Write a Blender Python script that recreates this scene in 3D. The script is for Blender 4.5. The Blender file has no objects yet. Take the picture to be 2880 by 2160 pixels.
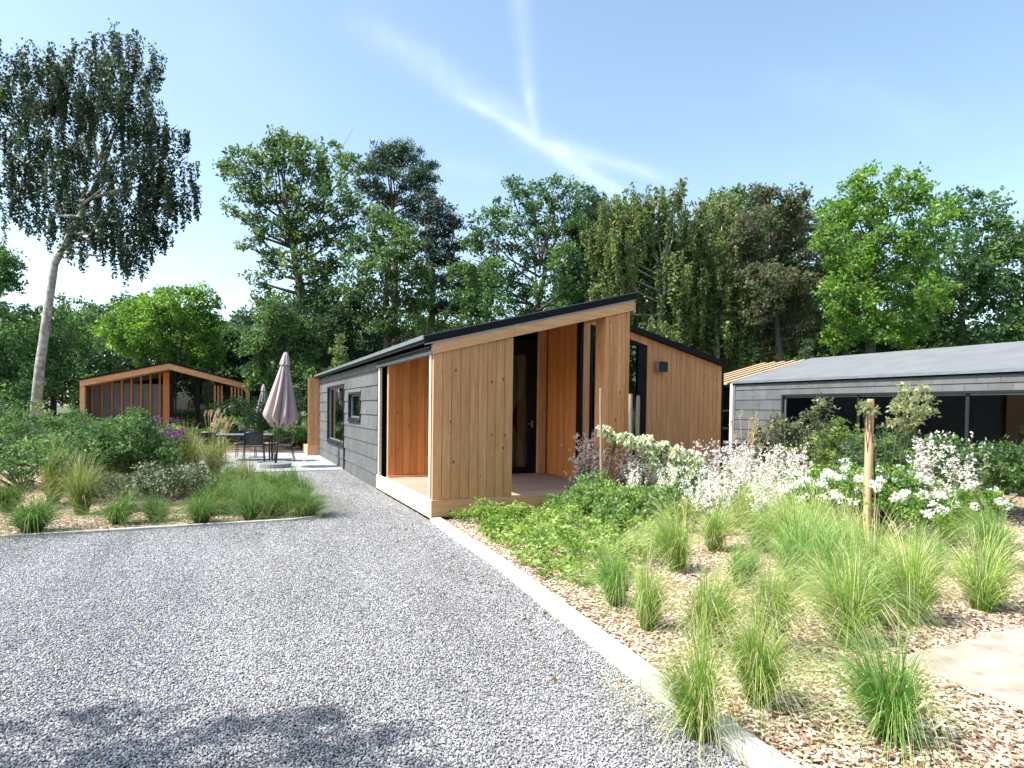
import bpy, math, random
import numpy as np
from math import radians, sin, cos, pi, sqrt, atan2
random.seed(7); RNG = np.random.default_rng(11)
S = bpy.context.scene
COL = S.collection

# ------------------------------------------------------------------ camera
F, CX, CY = 1768.7, 1440.0, 1187.4            # focal length and principal point, in pixels of a 2880 px wide picture
YAW, PITCH, ROLL = -0.41914, -0.02127, 0.01235
CAM = np.array([-2.601, -8.597, 1.6])
_f = np.array([-sin(YAW)*cos(PITCH), cos(YAW)*cos(PITCH), sin(PITCH)])
_r = np.array([cos(YAW), sin(YAW), 0.0]); _u = np.cross(_r, _f)
RT = _r*cos(ROLL)+_u*sin(ROLL); UP = -_r*sin(ROLL)+_u*cos(ROLL); FW = _f
cd = bpy.data.cameras.new('camera'); cam = bpy.data.objects.new('camera', cd); COL.objects.link(cam)
cd.sensor_width = 36; cd.lens = F/2880*36; cd.shift_y = (CY-1080)/2880; cd.clip_end = 2000; cd.clip_start = 0.05
from mathutils import Matrix, Vector
cam.matrix_world = Matrix(((RT[0], UP[0], -FW[0], CAM[0]), (RT[1], UP[1], -FW[1], CAM[1]), (RT[2], UP[2], -FW[2], CAM[2]), (0, 0, 0, 1)))
S.camera = cam
def ray(px, py): return FW+RT*(px-CX)/F-UP*(py-CY)/F
def at(px, py, D): return CAM+ray(px, py)*D                       # point seen at a pixel, D metres deep
def onz(px, py, z=0.0):
    d = ray(px, py); return CAM+d*((z-CAM[2])/d[2])
def ony(px, py, y=0.0):
    d = ray(px, py); return CAM+d*((y-CAM[1])/d[1])
def onx(px, py, x=0.0):
    d = ray(px, py); return CAM+d*((x-CAM[0])/d[0])

# ------------------------------------------------------------------ light
SUN = np.array([-0.713, 0.07, 1.0]); SUN = SUN/np.linalg.norm(SUN)
EL = math.asin(SUN[2])
w = bpy.data.worlds.new('World'); S.world = w; w.use_nodes = True
nt = w.node_tree; nt.nodes.clear()
def N(nt, t, **k):
    n = nt.nodes.new(t)
    for a, b in k.items(): setattr(n, a, b)
    return n
sky = N(nt, 'ShaderNodeTexSky', sky_type='NISHITA', sun_disc=False)
sky.sun_elevation = EL; sky.sun_rotation = atan2(SUN[0], SUN[1]); sky.altitude = 0; sky.air_density = 1.0; sky.dust_density = 1.5; sky.ozone_density = .75
bg = N(nt, 'ShaderNodeBackground'); bg.inputs[1].default_value = 0.124
wo = N(nt, 'ShaderNodeOutputWorld'); nt.links.new(bg.outputs[0], wo.inputs[0])
geo = N(nt, 'ShaderNodeTexCoord')
def vm(op, a, b):
    n = N(nt, 'ShaderNodeVectorMath', operation=op)
    for i, x in enumerate((a, b)):
        if isinstance(x, (tuple, list, np.ndarray)): n.inputs[i].default_value = tuple(x)
        else: nt.links.new(x, n.inputs[i])
    return n.outputs['Value'] if op == 'DOT_PRODUCT' else n.outputs[0]
def mt(op, a, b=0.0, c=0.0, clamp=False, tree=None):
    t = tree or nt
    n = N(t, 'ShaderNodeMath', operation=op, use_clamp=clamp)
    for i, x in enumerate((a, b, c)):
        if isinstance(x, (int, float)): n.inputs[i].default_value = x
        else: t.links.new(x, n.inputs[i])
    return n.outputs[0]
D0 = geo.outputs['Generated']
nz = N(nt, 'ShaderNodeTexNoise'); nz.inputs['Scale'].default_value = 9; nz.inputs['Detail'].default_value = 5; nt.links.new(D0, nz.inputs['Vector'])
nz2 = N(nt, 'ShaderNodeTexNoise'); nz2.inputs['Scale'].default_value = 26; nz2.inputs['Detail'].default_value = 4; nt.links.new(D0, nz2.inputs['Vector'])
total = None
def unit(v): v = np.array(v, float); return v/np.linalg.norm(v)
for (x1, y1), (x2, y2), wd, st in (((1000, 60), (1560, 425), .022, .34), ((1280, 270), (1560, 425), .009, .38), ((1540, 415), (1760, 560), .014, .62), ((1440, -150), (1500, 385), .016, .30), ((1480, 250), (1505, 385), .008, .22), ((1520, 405), (1900, 505), .013, .42), ((1230, 455), (1400, 500), .016, .14), ((2150, 250), (2700, 330), .03, .10), ((500, 100), (900, 330), .05, .07)):
    a, b = unit(ray(x1, y1)), unit(ray(x2, y2)); n_ = unit(np.cross(a, b)); m_ = unit(a+b); t_ = unit(np.cross(n_, m_)); hl = abs(np.dot(t_, b))
    dd = vm('DOT_PRODUCT', D0, n_); wob = mt('MULTIPLY', mt('SUBTRACT', nz.outputs[0], .5), wd*1.9)
    dd = mt('ABSOLUTE', mt('ADD', dd, wob))
    g = mt('POWER', 2.718, mt('MULTIPLY', mt('POWER', mt('DIVIDE', dd, wd), 2), -1.6))
    al = mt('ABSOLUTE', vm('DOT_PRODUCT', D0, t_)); e = mt('SUBTRACT', 1.0, mt('DIVIDE', mt('SUBTRACT', al, hl*.6), hl*.6), clamp=True)
    fr = mt('GREATER_THAN', vm('DOT_PRODUCT', D0, m_), 0.0)
    v = mt('MULTIPLY', mt('MULTIPLY', g, e), mt('MULTIPLY', fr, mt('MULTIPLY', mt('MULTIPLY', mt('ADD', nz2.outputs[0], .1), 1.9), st)))
    total = v if total is None else mt('ADD', total, v)
total = mt('MINIMUM', mt('MULTIPLY', total, .36), .4)
mx = N(nt, 'ShaderNodeMix', data_type='RGBA'); nt.links.new(total, mx.inputs[0]); tn_ = N(nt, 'ShaderNodeMix', data_type='RGBA', blend_type='MULTIPLY'); tn_.inputs[0].default_value = 1; tn_.inputs[7].default_value = (1.0, 1.01, .93, 1); nt.links.new(sky.outputs[0], tn_.inputs[6]); nt.links.new(tn_.outputs[2], mx.inputs[6]); mx.inputs[7].default_value = (4.6, 5.0, 5.4, 1)
nt.links.new(mx.outputs[2], bg.inputs[0])
sl = bpy.data.lights.new('sun', 'SUN'); sl.energy = 3.5; sl.angle = radians(.53); sl.color = (1, .955, .88)
so = bpy.data.objects.new('sun', sl); COL.objects.link(so); so.rotation_euler = Vector(SUN).to_track_quat('Z', 'Y').to_euler(); so.location = (-20, 2, 30)
vs = S.view_settings; vs.view_transform = 'Standard'; vs.look = 'None'; vs.gamma = 1; vs.use_curve_mapping = False; vs.exposure = 1.42
S.cycles.max_bounces = 8; S.cycles.transparent_max_bounces = 8

# ------------------------------------------------------------------ helpers
def tag(o, label=None, cat=None, group=None, kind=None):
    if label: o['label'] = label
    if cat: o['category'] = cat
    if group: o['group'] = group
    if kind: o['kind'] = kind
    return o
def empty(name, loc, rz=0, label=None, cat=None, group=None):
    o = bpy.data.objects.new(name, None); COL.objects.link(o); o.location = loc; o.rotation_euler = (0, 0, rz); o.empty_display_size = .2
    return tag(o, label, cat, group)
class MB:
    """collects polygons with a tint per vertex, links them as one mesh object"""
    def __init__(s): s.v = []; s.f = []; s.c = []
    def add(s, vs, fs, t=1.0):
        b = len(s.v); s.v += [tuple(map(float, v)) for v in vs]; s.f += [tuple(i+b for i in f) for f in fs]; s.c += [t]*len(vs)
    def box(s, x0, x1, y0, y1, z0, z1, t=1.0):
        v = [(x, y, z) for z in (z0, z1) for y in (y0, y1) for x in (x0, x1)]
        s.add(v, [(0, 2, 3, 1), (4, 5, 7, 6), (0, 1, 5, 4), (2, 6, 7, 3), (0, 4, 6, 2), (1, 3, 7, 5)], t)
    def hexa(s, v, t=1.0):      # 8 corners, bottom ring then top ring
        s.add(v, [(0, 3, 2, 1), (4, 5, 6, 7), (0, 1, 5, 4), (1, 2, 6, 5), (2, 3, 7, 6), (3, 0, 4, 7)], t)
    def tube(s, pts, rad, n=8, t=1.0, cap=True):
        pts = [np.array(p, float) for p in pts]; m = len(pts); rad = [rad]*m if isinstance(rad, (int, float)) else rad
        vs = []; prev = None
        for i, p in enumerate(pts):
            d = pts[min(i+1, m-1)]-pts[max(i-1, 0)]; d = d/(np.linalg.norm(d)+1e-9)
            if prev is None:
                a = np.array([0, 0, 1.0]) if abs(d[2]) < .9 else np.array([1.0, 0, 0]); prev = np.cross(d, a)
            prev = prev-d*np.dot(prev, d); prev /= np.linalg.norm(prev)+1e-9; q = np.cross(d, prev)
            for k in range(n):
                an = 2*pi*k/n; vs.append(p+(prev*cos(an)+q*sin(an))*rad[i])
        fs = [(i*n+k, i*n+(k+1) % n, (i+1)*n+(k+1) % n, (i+1)*n+k) for i in range(m-1) for k in range(n)]
        if cap: fs += [tuple(range(n))[::-1], tuple((m-1)*n+k for k in range(n))]
        s.add(vs, fs, t)
    def bar(s, a, b, w, h, t=1.0):   # rectangular bar between two points
        a = np.array(a, float); b = np.array(b, float); d = b-a; d /= np.linalg.norm(d)
        u = np.array([0, 0, 1.0]) if abs(d[2]) < .95 else np.array([0, 1.0, 0]); r = np.cross(d, u); r /= np.linalg.norm(r); u = np.cross(r, d)
        o = [(-1, -1), (1, -1), (1, 1), (-1, 1)]
        s.hexa([a+r*i*w/2+u*j*h/2 for i, j in o]+[b+r*i*w/2+u*j*h/2 for i, j in o], t)
    def build(s, name, m, parent=None, smooth=False, bevel=0):
        me = bpy.data.meshes.new(name); me.from_pydata(s.v, [], s.f); me.materials.append(m)
        at_ = me.attributes.new('tint', 'FLOAT', 'POINT'); at_.data.foreach_set('value', np.array(s.c, dtype=np.float32))
        if smooth: me.polygons.foreach_set('use_smooth', [True]*len(me.polygons))
        o = bpy.data.objects.new(name, me); COL.objects.link(o)
        if parent: o.parent = parent
        if bevel:
            b = o.modifiers.new('bevel', 'BEVEL'); b.width = bevel; b.segments = 2; b.limit_method = 'ANGLE'
        me.update(); return o
def quads(name, V, C, m, parent=None):
    """V (n,4,3) quads, C (n,3) colours -> one mesh"""
    n = len(V); me = bpy.data.meshes.new(name); me.vertices.add(n*4); me.loops.add(n*4); me.polygons.add(n)
    me.vertices.foreach_set('co', V.astype(np.float32).ravel()); me.loops.foreach_set('vertex_index', np.arange(n*4, dtype=np.int32))
    me.polygons.foreach_set('loop_start', np.arange(0, n*4, 4, dtype=np.int32))
    try: me.polygons.foreach_set('loop_total', np.full(n, 4, dtype=np.int32))
    except Exception: pass
    a = me.attributes.new('col', 'FLOAT_COLOR', 'POINT')
    a.data.foreach_set('color', np.repeat(np.concatenate([C, np.ones((n, 1))], 1), 4, axis=0).astype(np.float32).ravel())
    me.materials.append(m); me.update(calc_edges=True); me.validate()
    o = bpy.data.objects.new(name, me); COL.objects.link(o)
    if parent: o.parent = parent
    return o
def rnd_unit(n, flat=1.0):
    v = RNG.normal(size=(n, 3)); v[:, 2] *= flat; return v/np.linalg.norm(v, axis=1)[:, None]
def leaf_quads(P, size, width=.5, droop=0.0, flat=1.0, up=0.0):
    """leaf shaped quads at points P; droop pulls tips down, flat <1 lays leaves level"""
    n = len(P); a = rnd_unit(n, flat); a[:, 2] -= droop; a[:, 2] += up; a /= np.linalg.norm(a, axis=1)[:, None]
    b = np.cross(a, rnd_unit(n)); b /= np.linalg.norm(b, axis=1)[:, None]+1e-9
    s = (size*RNG.uniform(.65, 1.35, n))[:, None]; w_ = s*width*.5
    return np.stack([P, P+a*s*.45+b*w_, P+a*s, P+a*s*.5-b*w_], 1)
def copy_tree(o, parent=None):
    c = o.copy(); COL.objects.link(c)
    if parent: c.parent = parent
    for ch in [x for x in bpy.data.objects if x.parent == o]: copy_tree(ch, c)
    return c

# ------------------------------------------------------------------ materials
def mat(name):
    m = bpy.data.materials.new(name); m.use_nodes = True; t = m.node_tree; p = t.nodes['Principled BSDF']; return m, t, p
def tc(t, scale, kind='Object'):
    c = N(t, 'ShaderNodeTexCoord'); mp = N(t, 'ShaderNodeMapping'); mp.inputs['Scale'].default_value = scale; t.links.new(c.outputs[kind], mp.inputs[0]); return mp.outputs[0]
def noise(t, vec, sc, det=4, rough=.55, dim='3D'):
    n = N(t, 'ShaderNodeTexNoise'); n.inputs['Scale'].default_value = sc; n.inputs['Detail'].default_value = det; n.inputs['Roughness'].default_value = rough; t.links.new(vec, n.inputs['Vector']); return n.outputs[0]
def ramp(t, f, stops):
    r = N(t, 'ShaderNodeValToRGB'); e = r.color_ramp.elements
    while len(e) < len(stops): e.new(.5)
    for el, (p, c) in zip(e, stops): el.position = p; el.color = (*c, 1) if len(c) == 3 else c
    t.links.new(f, r.inputs[0]); return r.outputs[0]
def mulc(t, a, b, fac=1.0, mode='MULTIPLY'):
    n = N(t, 'ShaderNodeMix', data_type='RGBA', blend_type=mode)
    if isinstance(fac, (int, float)): n.inputs[0].default_value = fac
    else: t.links.new(fac, n.inputs[0])
    for i, x in ((6, a), (7, b)):
        if isinstance(x, tuple): n.inputs[i].default_value = (*x, 1)
        else: t.links.new(x, n.inputs[i])
    return n.outputs[2]
def attr(t, name): n = N(t, 'ShaderNodeAttribute', attribute_name=name); return n
def bump(t, p, h, strength=.3, dist=.01):
    b = N(t, 'ShaderNodeBump'); b.inputs['Strength'].default_value = strength; b.inputs['Distance'].default_value = dist; t.links.new(h, b.inputs['Height']); t.links.new(b.outputs[0], p.inputs['Normal'])
def wood(name, c1, c2, axis=2, knot=(.13, .05, .02), gray=0.0, rough=.62):
    m, t, p = mat(name)
    sc = [9, 9, 9]; sc[axis] = .55
    v = tc(t, tuple(sc)); off = N(t, 'ShaderNodeVectorMath', operation='ADD'); t.links.new(v, off.inputs[0])
    tint = attr(t, 'tint'); cx = N(t, 'ShaderNodeCombineXYZ')
    for i, k in enumerate((37.0, 53.0, 71.0)): t.links.new(mt('MULTIPLY', tint.outputs['Fac'], k, tree=t), cx.inputs[i])
    t.links.new(cx.outputs[0], off.inputs[1])
    g1 = noise(t, off.outputs[0], 2.2, 6, .6); g2 = noise(t, off.outputs[0], 9, 3, .6)
    c = ramp(t, g1, [(.28, c1), (.5, tuple((np.array(c1)+np.array(c2))/2)), (.72, c2)])
    c = mulc(t, c, ramp(t, g2, [(.3, (.78, .74, .7)), (.65, (1.06, 1.05, 1.04))]), .8)
    # knots: sparse dark ellipses
    ks = [8, 8, 8]; ks[axis] = 4.6
    kv = tc(t, tuple(ks)); o2 = N(t, 'ShaderNodeVectorMath', operation='ADD'); t.links.new(kv, o2.inputs[0]); t.links.new(cx.outputs[0], o2.inputs[1])
    vo = N(t, 'ShaderNodeTexVoronoi'); vo.inputs['Scale'].default_value = 1.0; t.links.new(o2.outputs[0], vo.inputs['Vector'])
    sep = N(t, 'ShaderNodeSeparateColor'); t.links.new(vo.outputs['Color'], sep.inputs[0])
    on = mt('GREATER_THAN', sep.outputs[0], .7, tree=t)
    kn = mt('MULTIPLY', on, mt('SUBTRACT', 1.0, mt('DIVIDE', vo.outputs['Distance'], .16, tree=t), clamp=True, tree=t), tree=t)
    c = mulc(t, c, knot, mt('MULTIPLY', kn, 1.6, clamp=True, tree=t), 'MIX')
    tt = mt('MULTIPLY_ADD', tint.outputs['Fac'], .75, .25, tree=t)
    hs = N(t, 'ShaderNodeHueSaturation'); t.links.new(c, hs.inputs['Color']); t.links.new(tt, hs.inputs['Value']); hs.inputs['Saturation'].default_value = 1-gray
    t.links.new(hs.outputs[0], p.inputs['Base Color']); p.inputs['Roughness'].default_value = rough
    p.inputs['Specular IOR Level'].default_value = .3
    bump(t, p, g2, .25, .004); return m
def plain(name, c, rough=.5, metal=0.0, var=.12, sc=6, bmp=.05, spec=.5):
    m, t, p = mat(name); v = tc(t, (1, 1, 1)); n = noise(t, v, sc, 6)
    lo = tuple(x*(1-var) for x in c); hi = tuple(min(1, x*(1+var)) for x in c)
    cc = ramp(t, n, [(.3, lo), (.7, hi)]); tn = attr(t, 'tint')
    hs = N(t, 'ShaderNodeHueSaturation'); t.links.new(cc, hs.inputs['Color']); t.links.new(tn.outputs['Fac'], hs.inputs['Value'])
    t.links.new(hs.outputs[0], p.inputs['Base Color']); p.inputs['Roughness'].default_value = rough; p.inputs['Metallic'].default_value = metal; p.inputs['Specular IOR Level'].default_value = spec
    if bmp: bump(t, p, noise(t, v, sc*12, 3), bmp, .01)
    return m
def leafmat(name, trans=.35, rough=.45):
    m, t, p = mat(name); a = attr(t, 'col'); t.links.new(a.outputs['Color'], p.inputs['Base Color']); p.inputs['Roughness'].default_value = rough; p.inputs['Specular IOR Level'].default_value = .35
    tr = N(t, 'ShaderNodeBsdfTranslucent'); hs = N(t, 'ShaderNodeHueSaturation'); hs.inputs['Value'].default_value = 1.25; hs.inputs['Saturation'].default_value = 1.1
    t.links.new(a.outputs['Color'], hs.inputs['Color']); t.links.new(hs.outputs[0], tr.inputs[0])
    mxs = N(t, 'ShaderNodeMixShader'); mxs.inputs[0].default_value = trans; t.links.new(p.outputs[0], mxs.inputs[1]); t.links.new(tr.outputs[0], mxs.inputs[2])
    t.links.new(mxs.outputs[0], t.nodes['Material Output'].inputs[0]); return m
def glassmat(name, c=(.02, .025, .028), refl=.0, trans=.75):
    m, t, p = mat(name); tr = N(t, 'ShaderNodeBsdfTransparent'); tr.inputs[0].default_value = (.6, .65, .65, 1)
    gl = N(t, 'ShaderNodeBsdfGlossy'); gl.inputs['Roughness'].default_value = .01; gl.inputs['Color'].default_value = (.95, .97, 1, 1)
    fr = N(t, 'ShaderNodeFresnel'); fr.inputs[0].default_value = 1.55; k = mt('ADD', mt('MULTIPLY', fr.outputs[0], 1.15, tree=t), refl, clamp=True, tree=t)
    ms = N(t, 'ShaderNodeMixShader'); t.links.new(k, ms.inputs[0]); t.links.new(tr.outputs[0], ms.inputs[1]); t.links.new(gl.outputs[0], ms.inputs[2]); t.links.new(ms.outputs[0], t.nodes['Material Output'].inputs[0]); return m
M = {}
M['larch'] = wood('larch_vertical', (.54, .255, .108), (.76, .41, .20))
M['larch_red'] = wood('larch_reddish', (.54, .235, .095), (.78, .385, .18))
M['larch_in'] = wood('larch_oiled', (.56, .20, .055), (.74, .30, .095))  # larch for the recesses, warm bounced light mixed into its orange colour
M['larch_x'] = wood('larch_board', (.56, .28, .135), (.74, .43, .235), axis=0)
M['larch_y'] = wood('larch_board_y', (.54, .29, .14), (.70, .42, .23), axis=1)
M['deck'] = wood('deck_boards', (.42, .27, .20), (.56, .40, .31), axis=0)
M['slate'] = plain('slate_panels', (.112, .118, .122), .6, var=.2, sc=2.5, bmp=.15)
M['roof'] = plain('roof_sheet', (.15, .16, .17), .75, var=.12, sc=1.5, bmp=.2)
M['black'] = plain('black_trim', (.006, .0065, .009), .6, bmp=.05, spec=.18)
M['frame'] = plain('dark_grey_frame', (.018, .022, .025), .45, spec=.3)
M['zinc'] = plain('grey_metal', (.26, .30, .33), .38, metal=.5)
M['glass'] = glassmat('window_glass', refl=.03)
M['inner'] = plain('interior_plaster', (.35, .32, .28), .9)
M['curtain'] = plain('curtain_cloth', (.80, .72, .55), .9, var=.08)
M['concrete'] = plain('curb_concrete', (.46, .44, .41), .85, var=.3, sc=11, bmp=.4)
M['sandstone'] = plain('sandstone', (.40, .335, .27), .85, var=.3, sc=7, bmp=.4)
M['patio'] = plain('patio_slabs', (.30, .31, .33), .8, var=.1, sc=3, bmp=.2)
M['granite'] = plain('granite', (.20, .22, .22), .7, var=.35, sc=30)
M['blackmetal'] = plain('black_metal', (.015, .017, .02), .35)
M['textile'] = plain('grey_textile', (.05, .056, .062), .8, sc=60)
M['cloth'] = plain('parasol_cloth', (.40, .325, .315), .9, var=.06, sc=4)
M['pale_y'] = wood('pale_board_y', (.66, .56, .43), (.80, .72, .60), axis=1, knot=(.35, .2, .1))
M['pale'] = wood('pale_board', (.66, .56, .43), (.80, .72, .60), knot=(.35, .2, .1))
M['stake'] = wood('stake_wood', (.50, .30, .17), (.70, .47, .30), knot=(.25, .10, .05))
M['stake_grey'] = wood('stake_weathered', (.24, .19, .14), (.36, .30, .24), knot=(.16, .11, .08))
M['bark'] = plain('bark', (.075, .06, .048), .95, var=.45, sc=9, bmp=.8)
M['pinebark'] = plain('pine_bark', (.17, .095, .055), .95, var=.4, sc=9, bmp=.8)
M['birchbark'] = plain('birch_bark', (.32, .31, .28), .9, var=.5, sc=7, bmp=.5)
M['leaf'] = leafmat('leaf', .5)
M['needle'] = leafmat('needles', .15, .6)
M['petal'] = leafmat('petals', .5, .7)
M['grass'] = leafmat('grass_blades', .35, .5)
M['earth'] = plain('dark_earth', (.10, .07, .05), .95, var=.3, sc=8, bmp=.6)
M['mulch'] = plain('wood_mulch', (.33, .23, .15), .95, var=.5, sc=30, bmp=1.0)
M['gravel'] = plain('gravel_bed', (.28, .28, .29), .95, var=.5, sc=60, bmp=1.0)
M['turf'] = plain('turf', (.06, .085, .03), .95, var=.4, sc=4, bmp=.6)
def randmat(name, stops, rough=.8):
    m, t, p = mat(name); oi = N(t, 'ShaderNodeObjectInfo'); c = ramp(t, oi.outputs['Random'], stops)
    gm = N(t, 'ShaderNodeNewGeometry'); mpg = N(t, 'ShaderNodeMapping'); mpg.inputs['Scale'].default_value = (1.6, .45, 1); mpg.inputs['Rotation'].default_value = (0, 0, .5); t.links.new(gm.outputs['Position'], mpg.inputs[0]); n = noise(t, mpg.outputs[0], .9, 5, .65); c = mulc(t, c, ramp(t, n, [(.32, (.78, .78, .79)), (.62, (1.06, 1.06, 1.06))]))
    t.links.new(c, p.inputs['Base Color']); p.inputs['Roughness'].default_value = rough; p.inputs['Specular IOR Level'].default_value = .3; return m
M['stone'] = randmat('gravel_stone', [(0, (.15, .15, .165)), (.2, (.26, .265, .28)), (.6, (.37, .37, .378)), (.92, (.49, .487, .484)), (.97, (.46, .39, .35)), (1, (.62, .61, .60))])
M['chip'] = randmat('bark_chip', [(0, (.18, .09, .055)), (.2, (.38, .25, .17)), (.5, (.58, .44, .33)), (.8, (.72, .61, .49)), (1, (.84, .74, .6))])

# ------------------------------------------------------------------ ground
def sheet(name, poly, z, m, kind='structure', thick=0.0, label=None, cat=None, rim=None):
    b = MB(); n = len(poly)
    if thick:
        v = [(x, y, z-thick) for x, y in poly]+[(x, y, z) for x, y in poly]
        b.add(v, [tuple(range(n))[::-1], tuple(range(n, 2*n))]+[(i, (i+1) % n, n+(i+1) % n, n+i) for i in range(n)])
    else: b.add([(x, y, z) for x, y in poly], [tuple(range(n))])
    o = b.build(name, m); o['kind'] = kind
    if label: tag(o, label, cat)
    return o
sheet('ground', [(-400, -200), (400, -200), (400, 500), (-400, 500)], -.03, M['turf'])
GR = [(-26, .56), (-26, -12), (-.62, -12), (-.56, -8), (-.44, -5.6), (-.36, -4.7), (-.27, -3.7), (-.185, -2.6), (-.13, -1.2), (-.05, -.15), (-.02, 3.7), (-.02, 7.55), (-1.9, 7.55), (-1.5, 4.5), (-1.35, 2.2), (-1.35, .78), (-1.8, .6), (-4, .56)]
sheet('gravel_path', GR, -.004, M['gravel'])
sheet('patio', [(-4.6, 7.56), (-.005, 7.56), (-.005, 12.6), (.6, 12.6), (.6, 14.2), (-4.6, 14.2)], .02, M['patio'], thick=.05)
sheet('planting_bed', [(-14, .62), (-4, .62), (-1.8, .65), (-1.42, .83), (-1.42, 2.2), (-1.56, 4.5), (-1.96, 7.5), (-4.7, 7.5), (-4.7, 21.5), (-14, 21.5)], .0, M['mulch'])
sheet('planting_bed', [(-.40, -12), (12, -12), (11.4, 1.4), (11.4, 6), (6.8, 6), (6.8, -.4), (3, -.05), (.0, -.05), (0, -1.2), (-.02, -2.6), (-.08, -3.7), (-.15, -4.7), (-.22, -5.6), (-.35, -8), (-.42, -12)], .0, M['mulch'])
sheet('planting_bed', [(-4.6, 14.25), (2, 14.25), (2, 21), (-4.6, 21)], .0, M['mulch'])
PB = MB()
for ix in range(12):
    for iy in range(2):
        x0 = 1.3+ix*.9; y0 = -5.92-iy*.8+.012*ix; t_ = random.uniform(.85, 1.1); zj = random.uniform(-.003, .003)
        PB.box(x0+.005, x0+.892, y0-.79, y0-.005, -.03, .032+zj, t_)
o = PB.build('path', M['sandstone'], bevel=.008); o['kind'] = 'structure'
def curb(name, L, label, wd=.13, z=.05):
    b = MB(); acc = 0
    for i in range(len(L)-1):
        a = np.array(L[i]); c = np.array(L[i+1]); ln = np.linalg.norm(c-a); k = max(1, round(ln/1.0)); d = (c-a)/ln; nn = np.array([d[1], -d[0]])*wd
        for j in range(k):
            p = a+d*(ln*j/k+.004); q = a+d*(ln*(j+1)/k-.004)
            t = random.uniform(.9, 1.08); zz = z+random.uniform(-.002, .002)
            b.hexa([(*p, -.05), (*q, -.05), (*(q+nn), -.05), (*(p+nn), -.05), (*p, zz), (*q, zz), (*(q+nn), zz), (*(p+nn), zz)], t)
    o = b.build(name, M['concrete'], bevel=.006); return tag(o, label, 'curb')
curb('concrete_curb', [(-.05, -.06), (-.12, -1.2), (-.17, -2.6), (-.26, -3.7), (-.35, -4.7), (-.43, -5.6), (-.55, -8), (-.6, -11.5)][::-1], 'pale concrete curb strip between the gravel and the planted bed right of it', wd=.16)
curb('concrete_curb', [(-14, .56), (-4, .56), (-1.85, .57), (-1.42, .74)], 'thin pale concrete edging along the front of the left planting bed', wd=-.07, z=.035)

def inside(P, poly):
    x, y = P[:, 0], P[:, 1]; r = np.zeros(len(P), bool); n = len(poly)
    for i in range(n):
        x1, y1 = poly[i]; x2, y2 = poly[(i+1) % n]
        c = ((y1 > y) != (y2 > y)) & (x < (x2-x1)*(y-y1)/(y2-y1+1e-12)+x1); r ^= c
    return r
def scatter(name, pts, m, kind, size, label, seed, randscale=(.6, 1.3)):
    """thousands of loose pieces: instances of a small faceted solid on the given points"""
    me = bpy.data.meshes.new(name); me.vertices.add(len(pts)); me.vertices.foreach_set('co', pts.astype(np.float32).ravel()); me.update()
    o = bpy.data.objects.new(name, me); COL.objects.link(o); tag(o, label, None, kind='stuff')
    g = bpy.data.node_groups.new(name, 'GeometryNodeTree'); g.interface.new_socket('Geometry', in_out='INPUT', socket_type='NodeSocketGeometry'); g.interface.new_socket('Geometry', in_out='OUTPUT', socket_type='NodeSocketGeometry')
    gi = g.nodes.new('NodeGroupInput'); go = g.nodes.new('NodeGroupOutput')
    if kind == 'stone':
        pr = g.nodes.new('GeometryNodeMeshIcoSphere'); pr.inputs['Radius'].default_value = .5; pr.inputs['Subdivisions'].default_value = 1
    else:
        pr = g.nodes.new('GeometryNodeMeshCube'); pr.inputs['Size'].default_value = (1, 1, 1)
    tr = g.nodes.new('GeometryNodeTransform'); tr.inputs['Scale'].default_value = size; g.links.new(pr.outputs['Mesh'], tr.inputs['Geometry'])
    sm = g.nodes.new('GeometryNodeSetMaterial'); sm.inputs['Material'].default_value = m; g.links.new(tr.outputs[0], sm.inputs['Geometry'])
    ip = g.nodes.new('GeometryNodeInstanceOnPoints'); g.links.new(gi.outputs[0], ip.inputs['Points']); g.links.new(sm.outputs[0], ip.inputs['Instance'])
    rv = g.nodes.new('FunctionNodeRandomValue'); rv.data_type = 'FLOAT_VECTOR'; rv.inputs['Seed'].default_value = seed
    tl = .8 if kind == 'stone' else .38
    rv.inputs[0].default_value = (-tl, -tl, -3.14); rv.inputs[1].default_value = (tl, tl, 3.14)
    g.links.new(rv.outputs[0], ip.inputs['Rotation'])
    rs = g.nodes.new('FunctionNodeRandomValue'); rs.data_type = 'FLOAT_VECTOR'; rs.inputs['Seed'].default_value = seed+5
    rs.inputs[0].default_value = (randscale[0],)*3; rs.inputs[1].default_value = (randscale[1],)*3
    g.links.new(rs.outputs[0], ip.inputs['Scale']); g.links.new(ip.outputs[0], go.inputs[0])
    md = o.modifiers.new('scatter', 'NODES'); md.node_group = g; return o
def view_points(poly, cell, zf, near=2.2, far=30, fovpad=1.0):
    xs = [p[0] for p in poly]; ys = [p[1] for p in poly]
    x0, x1, y0, y1 = max(min(xs), -16), min(max(xs), 16), max(min(ys), -8.2), min(max(ys), 15)
    gx, gy = np.meshgrid(np.arange(x0, x1, cell), np.arange(y0, y1, cell)); P = np.stack([gx.ravel(), gy.ravel()], 1); P += RNG.uniform(-.5, .5, P.shape)*cell
    d = P-CAM[:2]; dep = d@FW[:2]; lat = d@RT[:2]
    k = (dep > 1.9) & (dep < far) & (np.abs(lat) < dep*.84+1.2); P = P[k]; P = P[inside(P, poly)]
    return np.concatenate([P, zf(P)[:, None]], 1)
gp = view_points(GR, .0122, lambda P: RNG.uniform(-.002, .010, len(P))+.006*np.sin(P[:, 0]*2.3+1)*np.sin(P[:, 1]*1.9))
dg = (gp[:, :2]-CAM[:2])@FW[:2]; gp = gp[(dg < 6) | (RNG.random(len(gp)) < np.clip(1.35-dg*.06, .35, 1))]
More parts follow.
